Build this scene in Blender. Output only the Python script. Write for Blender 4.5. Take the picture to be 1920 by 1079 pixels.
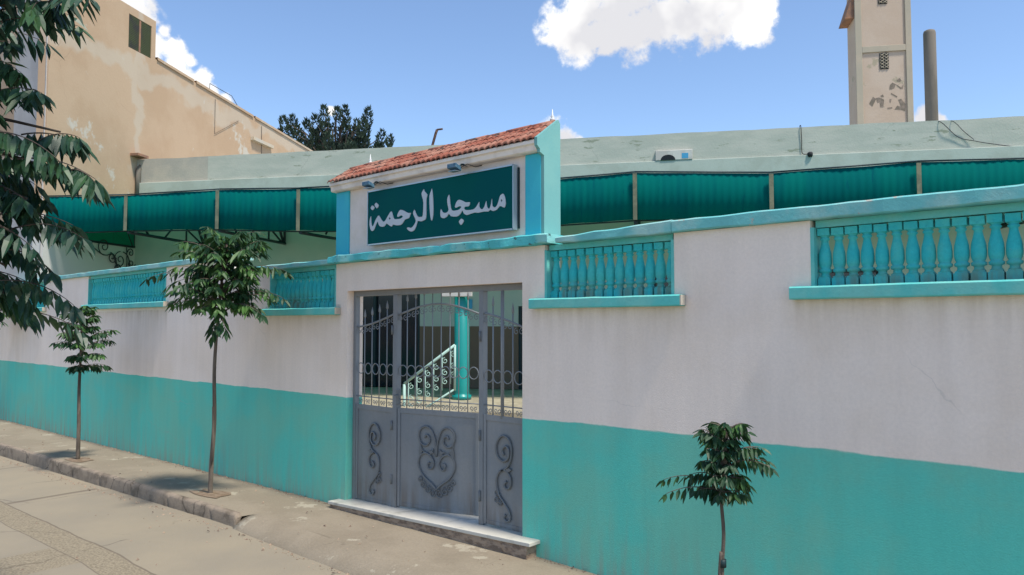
import bpy, bmesh, math, random
from math import sin, cos, pi, radians, atan2, sqrt
from mathutils import Vector, Matrix, noise
from mathutils.geometry import tessellate_polygon
S = bpy.context.scene
for o in list(bpy.data.objects): bpy.data.objects.remove(o)
C = S.collection
RND = random.Random(7)

# ------------------------------------------------------------------ camera
cd = bpy.data.cameras.new('camera'); cam = bpy.data.objects.new('camera', cd); C.objects.link(cam)
cd.sensor_width = 36; cd.lens = 26.06; cd.clip_start = 0.05; cd.clip_end = 3000
cam.location = (0, -4.6, 1.8); cam.rotation_euler = (radians(90 + 2.883), 0, radians(41.7))
S.camera = cam

# ------------------------------------------------------------------ light
SUN = Vector((1.15, -0.07, 2.3)).normalized()
sun_el = math.asin(SUN.z)
S.view_settings.view_transform = 'Standard'; S.view_settings.look = 'None'
S.view_settings.exposure = 0.80; S.view_settings.gamma = 1
sd = bpy.data.lights.new('sun', 'SUN'); so = bpy.data.objects.new('sun', sd); C.objects.link(so)
sd.energy = 3.1; sd.angle = radians(6.5); sd.color = (1, .94, .84)
so.rotation_euler = SUN.to_track_quat('Z', 'Y').to_euler()
W = bpy.data.worlds.new('World'); S.world = W; W.use_nodes = True
wn = W.node_tree.nodes; wl = W.node_tree.links; wn.clear()
def wnode(t, **k):
    n = wn.new(t)
    for a, b in k.items(): setattr(n, a, b)
    return n
wo = wnode('ShaderNodeOutputWorld'); sky = wnode('ShaderNodeTexSky')
sky.sky_type = 'NISHITA'; sky.sun_disc = False; sky.sun_elevation = sun_el
sky.sun_rotation = atan2(SUN.x, SUN.y); sky.air_density = 1.0; sky.dust_density = .45; sky.ozone_density = 3.2; sky.altitude = 600
bg1 = wnode('ShaderNodeBackground'); bg1.inputs[1].default_value = 0.125
bg2 = wnode('ShaderNodeBackground'); bg2.inputs[1].default_value = 1.0
mixw = wnode('ShaderNodeMixShader'); tc = wnode('ShaderNodeTexCoord')
wl.new(sky.outputs[0], bg1.inputs[0])
# clouds: round puffs at fixed directions of the sky, broken up by noise
H = Vector((-0.665, 0.747, 0)); R3 = Vector((0.747, 0.665, 0)); U3 = Vector((0, 0, 1))
FW = H * 0.99873 + U3 * 0.0503; UP = -H * 0.0503 + U3 * 0.99873
def sky_dir(a, b): return (FW + R3 * a + UP * b).normalized()
PUFFS = [(.075,.345,.038),(.11,.338,.036),(.125,.322,.020),(.15,.345,.04),(.185,.355,.045),(.22,.36,.045),(.26,.37,.045),(.30,.375,.042),(.325,.36,.03),(.335,.345,.014),(.095,.375,.04),(.15,.40,.06),(.25,.41,.06),(.07,.34,.022),(.34,.385,.02),(.20,.44,.07),
 (-.515,.35,.035),(-.525,.38,.028),(-.485,.325,.030),(-.50,.36,.02),(-.455,.295,.024),(-.46,.325,.013),(-.425,.275,.020),(-.52,.30,.05),(-.405,.262,.014),(-.47,.345,.010),(-.435,.305,.009),(-.39,.252,.012),
 (.072,.205,.02),(.052,.21,.02),(.035,.20,.022),(.09,.197,.012),(.555,.23,.016),(.573,.222,.010),(-.245,.238,.008)]
nz = wnode('ShaderNodeTexNoise'); nz.inputs['Scale'].default_value = 24; nz.inputs['Detail'].default_value = 9; nz.inputs['Roughness'].default_value = .62
wl.new(tc.outputs['Generated'], nz.inputs['Vector'])
last = None
for a, b, r in PUFFS:
    d = wnode('ShaderNodeVectorMath', operation='DISTANCE'); wl.new(tc.outputs['Generated'], d.inputs[0]); d.inputs[1].default_value = sky_dir(a, b)
    m = wnode('ShaderNodeMapRange'); m.inputs['From Min'].default_value = r * 1.45; m.inputs['From Max'].default_value = r * .1
    wl.new(d.outputs['Value'], m.inputs['Value'])
    if last is None: last = m.outputs[0]
    else:
        x = wnode('ShaderNodeMath', operation='SMOOTH_MAX'); x.inputs[2].default_value = .12
        wl.new(last, x.inputs[0]); wl.new(m.outputs[0], x.inputs[1]); last = x.outputs[0]
sc = wnode('ShaderNodeMath', operation='MULTIPLY_ADD'); wl.new(nz.outputs['Fac'], sc.inputs[0]); sc.inputs[1].default_value = 2.1; sc.inputs[2].default_value = -1.08
gt_ = wnode('ShaderNodeMapRange'); gt_.inputs['From Min'].default_value = .0; gt_.inputs['From Max'].default_value = .30; wl.new(last, gt_.inputs['Value'])
ad0 = wnode('ShaderNodeMath', operation='MULTIPLY'); wl.new(sc.outputs[0], ad0.inputs[0]); wl.new(gt_.outputs[0], ad0.inputs[1])
ad = wnode('ShaderNodeMath', operation='ADD'); wl.new(last, ad.inputs[0]); wl.new(ad0.outputs[0], ad.inputs[1])
cf = wnode('ShaderNodeMapRange', interpolation_type='SMOOTHSTEP'); cf.inputs['From Min'].default_value = .24; cf.inputs['From Max'].default_value = .66
wl.new(ad.outputs[0], cf.inputs['Value'])
nz2 = wnode('ShaderNodeTexNoise'); nz2.inputs['Scale'].default_value = 9; nz2.inputs['Detail'].default_value = 4
wl.new(tc.outputs['Generated'], nz2.inputs['Vector'])
cr = wnode('ShaderNodeValToRGB'); cr.color_ramp.elements[0].position = .38; cr.color_ramp.elements[0].color = (.46, .46, .48, 1)
cr.color_ramp.elements[1].position = .56; cr.color_ramp.elements[1].color = (.70, .69, .67, 1)
wl.new(nz2.outputs['Fac'], cr.inputs[0]); wl.new(cr.outputs[0], bg2.inputs[0])
wl.new(cf.outputs[0], mixw.inputs[0]); wl.new(bg1.outputs[0], mixw.inputs[1]); wl.new(bg2.outputs[0], mixw.inputs[2]); wl.new(mixw.outputs[0], wo.inputs[0])

# ------------------------------------------------------------------ materials
def nd(nt, t, **k):
    n = nt.nodes.new(t)
    for a, b in k.items(): setattr(n, a, b)
    return n
def mat(name, base, alt=None, scale=3.0, lo=.4, hi=.6, rough=.85, bump=0, bscale=60, metal=0, stretch=(1, 1, 1), split=None, streak=0, dirt=None, spots=None, transl=0, fine=0, spec=.3):
    """base and alt mix by noise; split=(z, low colour): painted band below z; dirt=(z0,z1,colour,amount): grime between heights; spots=(colour,scale,thr)"""
    m = bpy.data.materials.new(name); m.use_nodes = True; nt = m.node_tree; L = nt.links; nt.nodes.clear()
    out = nd(nt, 'ShaderNodeOutputMaterial'); p = nd(nt, 'ShaderNodeBsdfPrincipled')
    p.inputs['Roughness'].default_value = rough; p.inputs['Metallic'].default_value = metal
    p.inputs['Specular IOR Level'].default_value = spec
    g = nd(nt, 'ShaderNodeNewGeometry'); mp = nd(nt, 'ShaderNodeMapping'); mp.inputs['Scale'].default_value = stretch
    L.new(g.outputs['Position'], mp.inputs['Vector'])
    def nz(s, det=5, r=.6, vec=None):
        n = nd(nt, 'ShaderNodeTexNoise'); n.inputs['Scale'].default_value = s; n.inputs['Detail'].default_value = det; n.inputs['Roughness'].default_value = r
        L.new(vec or mp.outputs[0], n.inputs['Vector']); return n.outputs['Fac']
    def mr(v, a, b, c=0, d=1, smooth=True):
        n = nd(nt, 'ShaderNodeMapRange'); n.interpolation_type = 'SMOOTHSTEP' if smooth else 'LINEAR'
        n.inputs['From Min'].default_value = a; n.inputs['From Max'].default_value = b; n.inputs['To Min'].default_value = c; n.inputs['To Max'].default_value = d
        L.new(v, n.inputs['Value']); return n.outputs[0]
    def mt(op, a, b):
        n = nd(nt, 'ShaderNodeMath', operation=op)
        for i, v in enumerate((a, b)):
            if isinstance(v, (int, float)): n.inputs[i].default_value = v
            else: L.new(v, n.inputs[i])
        return n.outputs[0]
    def mx(f, a, b):
        n = nd(nt, 'ShaderNodeMix', data_type='RGBA')
        if isinstance(f, (int, float)): n.inputs[0].default_value = f
        else: L.new(f, n.inputs[0])
        for i, v in ((6, a), (7, b)):
            if isinstance(v, tuple): n.inputs[i].default_value = (*v, 1)
            else: L.new(v, n.inputs[i])
        return n.outputs[2]
    col = base
    sep = nd(nt, 'ShaderNodeSeparateXYZ'); L.new(g.outputs['Position'], sep.inputs[0]); z = sep.outputs[2]
    if split:
        zz = mt('ADD', z, mr(nz(1.4, 6), .3, .7, -.012, .012, False))
        col = mx(mr(zz, split[0] - .006, split[0] + .006), split[1], base)
        if len(split) > 2:   # faded variation of the painted band
            band = mx(mr(nz(1.1, 6), .40, .62), split[1], split[2])
            col = mx(mr(zz, split[0] - .006, split[0] + .006), band, base)
    if alt: 
        f = mr(nz(scale), lo, hi)
        if split: f = mt('MULTIPLY', f, mr(z, split[0] - .01, split[0] + .01))
        col = mx(f, col, alt)
    if fine:
        v = mr(nz(45, 3, .7, g.outputs['Position']), .25, .75, 1 - fine, 1 + fine, False)
        n = nd(nt, 'ShaderNodeVectorMath', operation='SCALE')
        if isinstance(col, tuple): n.inputs[0].default_value = col
        else: L.new(col, n.inputs[0])
        L.new(v, n.inputs['Scale']); col = n.outputs[0]
    if streak:   # faint run marks and roller bands
        sv = nd(nt, 'ShaderNodeMapping'); sv.inputs['Scale'].default_value = (7, 7, .5); L.new(g.outputs['Position'], sv.inputs['Vector'])
        v = mt('MULTIPLY', mr(nz(1.0, 5, .6, sv.outputs[0]), .3, .7, 1 - streak, 1 + streak * .5, False), mr(nz(.55, 3, .5, g.outputs['Position']), .35, .65, 1 - streak, 1 + streak * .6, False))
        n = nd(nt, 'ShaderNodeVectorMath', operation='SCALE'); L.new(col, n.inputs[0]); L.new(v, n.inputs['Scale']); col = n.outputs[0]
    if spots:
        col = mx(mr(nz(spots[1], 6, .7), spots[2], spots[2] + .05), col, spots[0])
    for (z0, z1, dc, am, *xw) in (dirt or []):
        v = nd(nt, 'ShaderNodeMapping'); v.inputs['Scale'].default_value = (9, 9, .9); L.new(g.outputs['Position'], v.inputs['Vector'])
        f = mt('MULTIPLY', mr(z, z0, z1), mr(mt('MULTIPLY', nz(1.2, 6, .6, v.outputs[0]), 1.0), .38, .68, 0, am))
        if xw:   # run-off stains only below the sills, fading downwards
            k = None
            for xa, xb in xw[0]:
                q = mt('MULTIPLY', mr(sep.outputs[0], xa - .02, xa + .02), mr(sep.outputs[0], xb + .02, xb - .02)); k = q if k is None else mt('MAXIMUM', k, q)
            f = mt('MULTIPLY', mt('POWER', mr(z, z0, z1, smooth=False), 3), mr(nz(1.2, 6, .6, v.outputs[0]), .30, .70, .1, am))
            f = mt('MULTIPLY', mt('MULTIPLY', f, k), mr(z, 2.02, 2.01))
        col = mx(f, col, dc)
    if isinstance(col, tuple): p.inputs['Base Color'].default_value = (*col, 1)
    else: L.new(col, p.inputs['Base Color'])
    if bump:
        b = nd(nt, 'ShaderNodeBump'); b.inputs['Strength'].default_value = min(1, bump); b.inputs['Distance'].default_value = .004 * max(1, bump)
        L.new(nz(bscale, 6, .65, g.outputs['Position']), b.inputs['Height']); L.new(b.outputs[0], p.inputs['Normal'])
    res = p.outputs[0]
    if transl:
        t = nd(nt, 'ShaderNodeBsdfTranslucent')
        if isinstance(col, tuple): t.inputs[0].default_value = (*col, 1)
        else: L.new(col, t.inputs[0])
        k = nd(nt, 'ShaderNodeMixShader'); k.inputs[0].default_value = transl
        L.new(p.outputs[0], k.inputs[1]); L.new(t.outputs[0], k.inputs[2]); res = k.outputs[0]
    L.new(res, out.inputs[0]); return m

M = {}
TEAL = (.11, .58, .47); TEAL2 = (.165, .54, .41)
M['wall'] = mat('wall_stucco', (.90, .765, .655), (.86, .72, .60), 1.3, .42, .64, .95, 1.0, 95, streak=.05, split=(1.05, TEAL, TEAL2), fine=.05,
                dirt=[(1.35, 2.0, (.55, .42, .31), .75, [(-1.75, 1), (-3.88, -2.5), (-8.0, -6.5), (-13.8, -10.65)]), (.60, -.10, (.24, .40, .30), .7), (.12, -.10, (.33, .31, .23), .65)])
M['teal'] = mat('teal_paint', (.09, .50, .50), (.14, .52, .49), 4, .42, .62, .7, .5, 70, fine=.05)
M['teal_sill'] = mat('teal_sill_paint', (.10, .49, .45), (.17, .52, .46), 5, .4, .65, .75, .5, 70, fine=.05, spots=((.38, .37, .30), 9, .66))
M['teal_worn'] = mat('worn_teal_paint', (.09, .48, .48), (.24, .56, .52), 3, .45, .6, .8, 1.5, 40, spots=((.06, .14, .13), 16, .60))
M['teal_faded'] = mat('faded_teal_coping', (.15, .47, .46), (.30, .52, .48), 2.2, .42, .6, .8, 1, 50, spots=((.40, .37, .31), 3.3, .63))
M['balu'] = mat('baluster_paint', (.035, .46, .47), (.07, .50, .46), 5, .4, .62, .75, .8, 60, fine=.09, spec=.2, spots=((.20, .40, .34), 13, .66), dirt=[(2.20, 2.03, (.17, .20, .14), .85)])
M['blue'] = mat('blue_pillar_paint', (.045, .46, .58), (.055, .50, .58), 3, .4, .6, .7, .3, 70)
M['mint'] = mat('mint_pillar_paint', (.16, .38, .36), (.18, .40, .37), 3, .4, .6, .8, .3, 70)
M['white'] = mat('white_wall_paint', (.80, .70, .62), (.74, .65, .55), 3, .42, .62, .9, .6, 80, fine=.03)
M['cornice'] = mat('cornice_plaster', (.85, .76, .66), (.70, .61, .52), 6, .45, .68, .9, .6, 60)
M['tile'] = mat('clay_tile', (.31, .108, .072), (.38, .185, .13), 5, .42, .58, .95, .8, 60, fine=.22, spots=((.10, .07, .06), 7, .58), spec=.1)
M['sign'] = mat('sign_green', (.0006, .083, .086), (.0006, .092, .084), 2, .4, .6, .6, 0, spec=.04)
M['sign_edge'] = mat('sign_aluminium', (.42, .50, .54), None, rough=.35, metal=.6)
M['sign_white'] = mat('sign_lettering', (.52, .57, .60), None, rough=.5)
M['gate'] = mat('gate_grey_paint', (.21, .225, .235), (.24, .245, .245), 2.5, .4, .65, .55, .3, 30, fine=.05, streak=.10, spots=((.15, .105, .075), 11, .68), spec=.3, dirt=[(.45, .02, (.15, .11, .08), .75)])
M['gate_orn'] = mat('gate_ornament_paint', (.14, .15, .155), None, rough=.5, spec=.5)
M['marble'] = mat('marble_sill', (.56, .53, .46), (.42, .40, .34), 7, .5, .68, .45, .1, 40)
M['riser'] = mat('rough_step_render', (.38, .28, .20), (.20, .145, .105), 8, .42, .6, .95, 2, 45, stretch=(1, 1, 2.5))
M['pave'] = mat('pavement_concrete', (.25, .208, .152), (.218, .18, .13), 1.6, .38, .62, .95, 1.2, 60, fine=.10, spots=((.33, .29, .22), 2.6, .60))
M['kerb'] = mat('kerb_concrete', (.27, .215, .16), (.14, .11, .08), 4, .45, .70, .95, 2, 40, fine=.12)
M['soil'] = mat('dry_soil', (.16, .11, .07), (.23, .17, .12), 14, .4, .6, 1, 2, 60)
M['trunk'] = mat('young_bark', (.165, .135, .105), (.09, .07, .055), 8, .4, .6, .9, 1.5, 60, stretch=(1, 1, .25))
M['bark'] = mat('dark_bark', (.10, .08, .06), (.06, .045, .035), 8, .4, .6, .9, 1.5, 60, stretch=(1, 1, .3))
M['leaf'] = mat('leaf_green', (.018, .058, .022), (.065, .150, .032), 3.2, .42, .64, .5, 0, transl=.18, fine=.25, spec=.35)
M['leaf_dark'] = mat('leaf_dark_green', (.014, .048, .026), (.035, .090, .028), 2.5, .45, .66, .45, 0, transl=.14, fine=.25, spec=.4)
M['conifer'] = mat('conifer_green', (.022, .042, .032), (.045, .075, .045), 2.0, .4, .6, .8, 0, transl=.1, fine=.2)
M['facade'] = mat('pale_green_render', (.41, .425, .36), (.47, .47, .40), 1.2, .4, .62, .95, .8, 25, stretch=(1, 1, 4), fine=.05, spots=((.27, .29, .22), 1.7, .60))
M['facade_bare'] = mat('unpainted_parapet_render', (.44, .40, .33), (.37, .35, .30), 2, .4, .62, .95, 1, 25, fine=.06)
M['lower'] = mat('lower_facade_paint', (.34, .41, .37), (.38, .43, .38), 1.5, .4, .6, .9, .3, 40, split=(1.77, (.15, .105, .075)))
M['ledge'] = mat('mint_ledge_paint', (.42, .46, .40), (.37, .40, .34), 2, .4, .62, .9, .6, 40, fine=.04)
M['canopy'] = mat('green_canopy_sheet', (.0004, .108, .095), (.0004, .092, .090), 1.0, .42, .6, .85, 0, spec=.02, transl=.07, spots=((.0004, .075, .085), 3.5, .62), fine=.04, stretch=(2.5, 2.5, .3))
M['canroof'] = mat('green_canopy_roof', (.01, .32, .20), None, rough=.6, transl=.6)
M['batten'] = mat('pale_batten_paint', (.18, .19, .125), (.12, .135, .09), 5, rough=.8)
M['navy'] = mat('dark_steel_paint', (.012, .030, .034), None, rough=.5)
M['iron'] = mat('dark_wrought_iron', (.03, .03, .035), None, rough=.6)
M['beige'] = mat('beige_render', (.47, .335, .22), (.435, .30, .19), .8, .4, .62, .95, .8, 14, fine=.05, stretch=(1, 1, .8), spots=((.50, .45, .37), .55, .585))
M['beigewhite'] = mat('whitewashed_render', (.52, .50, .46), (.56, .52, .44), 1, .4, .6, .95, .6, 20)
M['greywhite'] = mat('grey_white_render', (.52, .49, .46), (.46, .43, .40), 1, .4, .6, .95, .6, 20)
M['plaster'] = mat('bare_patch_plaster', (.47, .43, .36), (.50, .42, .31), 2.2, .4, .62, .95, .8, 20)
M['shutter'] = mat('olive_shutter_paint', (.085, .095, .042), (.065, .060, .05), 1.6, .45, .6, .7, .2, 30)
M['minaret'] = mat('minaret_render', (.47, .365, .275), (.50, .40, .31), .9, .4, .62, .95, .7, 14, fine=.04, spots=((.36, .31, .22), 1.2, .62))
M['mintrim'] = mat('minaret_trim_render', (.42, .36, .27), (.38, .34, .26), 1.2, .4, .6, .95, .5, 14)
M['mark'] = mat('worn_dark_paint', (.17, .145, .11), (.25, .20, .16), 6, .4, .6, .95)
M['dark'] = mat('dark_void', (.012, .016, .022), None, rough=.9)
M['glass'] = mat('dark_glass', (.006, .010, .018), None, rough=.15, spec=.5)
M['column'] = mat('teal_column_gloss', (.006, .25, .23), (.008, .23, .21), 2, rough=.35, spec=.5)
M['floor'] = mat('courtyard_tiles', (.36, .31, .22), (.27, .23, .16), 6, .4, .6, .8, .4, 30)
M['rail'] = mat('mint_rail_paint', (.36, .52, .46), None, rough=.6)
M['pole'] = mat('aged_concrete', (.19, .165, .135), (.14, .125, .10), 2, .4, .6, .95, .8, 20, stretch=(1, 1, .2))
M['ac'] = mat('white_casing', (.55, .53, .48), (.45, .42, .38), 3, rough=.6)
M['blue_label'] = mat('blue_label', (.06, .30, .50), None, rough=.5)
M['lamp'] = mat('spotlight_paint', (.05, .13, .20), (.10, .19, .26), 20, rough=.45)
M['rust'] = mat('rusty_metal', (.06, .035, .03), (.12, .07, .05), 12, rough=.9)
M['ground'] = mat('dry_ground', (.30, .25, .19), (.24, .20, .15), .5, rough=1)
M['cable'] = mat('black_cable', (.02, .02, .022), None, rough=.7)
M['finial'] = mat('white_finial', (.62, .62, .60), None, rough=.6)
M['brick'] = mat('broken_brick', (.33, .17, .10), (.22, .13, .09), 6, rough=.95, bump=1, bscale=30)

def extra_road():   # one sheet: smooth gutter slab, rough aggregate strip, older slabs beyond, joints
    m = M['pave'].copy(); m.name = 'road_concrete'; nt = m.node_tree; L = nt.links
    p = [n for n in nt.nodes if n.type == 'BSDF_PRINCIPLED'][0]
    g = nd(nt, 'ShaderNodeNewGeometry'); sp = nd(nt, 'ShaderNodeSeparateXYZ'); L.new(g.outputs['Position'], sp.inputs[0])
    n1 = nd(nt, 'ShaderNodeTexNoise'); n1.inputs['Scale'].default_value = 1.5; n1.inputs['Detail'].default_value = 6; L.new(g.outputs['Position'], n1.inputs['Vector'])
    n2 = nd(nt, 'ShaderNodeTexNoise'); n2.inputs['Scale'].default_value = 55; n2.inputs['Detail'].default_value = 4; L.new(g.outputs['Position'], n2.inputs['Vector'])
    def mt(op, a, b=0, c=0):
        n = nd(nt, 'ShaderNodeMath', operation=op)
        for i, v in enumerate((a, b, c)):
            if isinstance(v, (int, float)): n.inputs[i].default_value = v
            else: L.new(v, n.inputs[i])
        return n.outputs[0]
    def mx(f, a, b):
        n = nd(nt, 'ShaderNodeMix', data_type='RGBA'); L.new(f, n.inputs[0])
        for i, v in ((6, a), (7, b)):
            if isinstance(v, tuple): n.inputs[i].default_value = (*v, 1)
            else: L.new(v, n.inputs[i])
        return n.outputs[2]
    wob = mt('MULTIPLY_ADD', n1.outputs['Fac'], .07, -.035)
    y = mt('ADD', sp.outputs[1], wob); x = mt('ADD', sp.outputs[0], wob)
    def band(v, a, b, soft=.012):
        n = nd(nt, 'ShaderNodeMapRange'); n.inputs['From Min'].default_value = a - soft; n.inputs['From Max'].default_value = a + soft; L.new(v, n.inputs['Value'])
        k = nd(nt, 'ShaderNodeMapRange'); k.inputs['From Min'].default_value = b + soft; k.inputs['From Max'].default_value = b - soft; L.new(v, k.inputs['Value'])
        return mt('MULTIPLY', n.outputs[0], k.outputs[0])
    r = nd(nt, 'ShaderNodeValToRGB'); r.color_ramp.elements[0].position = .35; r.color_ramp.elements[0].color = (.235, .202, .15, 1)
    r.color_ramp.elements[1].position = .65; r.color_ramp.elements[1].color = (.265, .224, .16, 1); L.new(n1.outputs['Fac'], r.inputs[0])
    a = nd(nt, 'ShaderNodeValToRGB'); a.color_ramp.elements[0].position = .38; a.color_ramp.elements[0].color = (.175, .145, .10, 1)
    a.color_ramp.elements[1].position = .60; a.color_ramp.elements[1].color = (.27, .225, .155, 1); L.new(n2.outputs['Fac'], a.inputs[0])
    col = r.outputs[0]
    agg = band(y, -2.34, -2.06); col = mx(agg, col, a.outputs[0])
    agg2 = mt('MULTIPLY', band(x, -7.45, -6.75), band(y, -9, -2.34)); col = mx(agg2, col, a.outputs[0])
    jt = mt('MAXIMUM', band(y, -2.068, -2.052, .004), mt('MAXIMUM', band(y, -2.35, -2.34, .004), mt('MAXIMUM', mt('MULTIPLY', band(y, -2.05, -1.1), band(x, -10.02, -9.93, .03)), mt('MULTIPLY', band(y, -2.05, -1.1), band(x, -12.9, -12.85, .02)))))
    col = mx(mt('MULTIPLY', jt, .8), col, (.12, .095, .07))
    L.new(col, p.inputs['Base Color']); return m
M['road'] = extra_road()

def patched_beige():  # old plaster repairs along the roof edge and around a filled-in crack
    m = M['beige']; nt = m.node_tree; L = nt.links
    p = [n for n in nt.nodes if n.type == 'BSDF_PRINCIPLED'][0]; src = p.inputs['Base Color'].links[0].from_socket
    tcn = nd(nt, 'ShaderNodeTexCoord'); sp = nd(nt, 'ShaderNodeSeparateXYZ'); L.new(tcn.outputs['Object'], sp.inputs[0])
    n1 = nd(nt, 'ShaderNodeTexNoise'); n1.inputs['Scale'].default_value = 1.1; n1.inputs['Detail'].default_value = 7; L.new(tcn.outputs['Object'], n1.inputs['Vector'])
    def mt(op, a, b=0, c=0):
        n = nd(nt, 'ShaderNodeMath', operation=op)
        for i, v in enumerate((a, b, c)):
            if isinstance(v, (int, float)): n.inputs[i].default_value = v
            else: L.new(v, n.inputs[i])
        return n.outputs[0]
    def mr(v, a, b):
        n = nd(nt, 'ShaderNodeMapRange'); n.interpolation_type = 'SMOOTHSTEP'; n.inputs['From Min'].default_value = a; n.inputs['From Max'].default_value = b; L.new(v, n.inputs['Value']); return n.outputs[0]
    w = mt('MULTIPLY_ADD', n1.outputs['Fac'], 2.9, -1.45)
    zz = mt('ADD', sp.outputs[2], mt('MULTIPLY', w, .55)); yy = mt('ADD', sp.outputs[1], mt('MULTIPLY', w, .6))
    hz = mt('SUBTRACT', 1, mr(mt('ABSOLUTE', mt('SUBTRACT', zz, 7.93)), .12, .32))         # repair along the roof line
    vz = mt('MULTIPLY', mt('SUBTRACT', 1, mr(mt('ABSOLUTE', mt('SUBTRACT', yy, -.05)), .06, .22)), mr(zz, 5.3, 5.9))
    f = mt('MULTIPLY', mt('MAXIMUM', hz, vz), .42)
    mxn = nd(nt, 'ShaderNodeMix', data_type='RGBA'); L.new(f, mxn.inputs[0]); L.new(src, mxn.inputs[6]); mxn.inputs[7].default_value = (.50, .46, .38, 1)
    low = mr(mt('ADD', sp.outputs[2], mt('MULTIPLY', w, .08)), 4.12, 4.05)
    mx2 = nd(nt, 'ShaderNodeMix', data_type='RGBA'); L.new(low, mx2.inputs[0]); L.new(mxn.outputs[2], mx2.inputs[6]); mx2.inputs[7].default_value = (.52, .50, .47, 1)
    L.new(mx2.outputs[2], p.inputs['Base Color'])
patched_beige()

def cracks(key, scale, width, colr, amt, thr=.5):
    m = M[key]; nt = m.node_tree; L = nt.links; p = [n for n in nt.nodes if n.type == 'BSDF_PRINCIPLED'][0]
    g = nd(nt, 'ShaderNodeNewGeometry'); n = nd(nt, 'ShaderNodeTexNoise'); n.inputs['Scale'].default_value = 3.5; n.inputs['Detail'].default_value = 6; L.new(g.outputs['Position'], n.inputs['Vector'])
    mxv = nd(nt, 'ShaderNodeMix', data_type='VECTOR'); mxv.inputs[0].default_value = .16; L.new(g.outputs['Position'], mxv.inputs[4]); L.new(n.outputs['Color'], mxv.inputs[5])
    v = nd(nt, 'ShaderNodeTexVoronoi', feature='DISTANCE_TO_EDGE'); v.inputs['Scale'].default_value = scale; L.new(mxv.outputs[1], v.inputs['Vector'])
    a = nd(nt, 'ShaderNodeMapRange'); a.inputs['From Min'].default_value = width; a.inputs['From Max'].default_value = 0; L.new(v.outputs['Distance'], a.inputs['Value'])
    n2 = nd(nt, 'ShaderNodeTexNoise'); n2.inputs['Scale'].default_value = .9; n2.inputs['Detail'].default_value = 3; L.new(g.outputs['Position'], n2.inputs['Vector'])
    c = nd(nt, 'ShaderNodeMapRange'); c.inputs['From Min'].default_value = thr; c.inputs['From Max'].default_value = thr + .07; c.inputs['To Max'].default_value = amt; L.new(n2.outputs['Fac'], c.inputs['Value'])
    k = nd(nt, 'ShaderNodeMath', operation='MULTIPLY'); L.new(a.outputs[0], k.inputs[0]); L.new(c.outputs[0], k.inputs[1])
    src = p.inputs['Base Color'].links[0].from_socket; x = nd(nt, 'ShaderNodeMix', data_type='RGBA'); L.new(k.outputs[0], x.inputs[0]); L.new(src, x.inputs[6]); x.inputs[7].default_value = (*colr, 1); L.new(x.outputs[2], p.inputs['Base Color'])
cracks('pave', .9, .005, (.12, .095, .07), .7, .52); cracks('road', .7, .006, (.09, .07, .05), .8, .47); cracks('wall', .55, .0018, (.40, .36, .32), .3, .54)
cracks('facade', .7, .004, (.24, .24, .19), .4, .53); cracks('beige', .35, .004, (.32, .22, .14), .35, .53); cracks('kerb', 2.2, .02, (.05, .04, .03), .8, .45)

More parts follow.
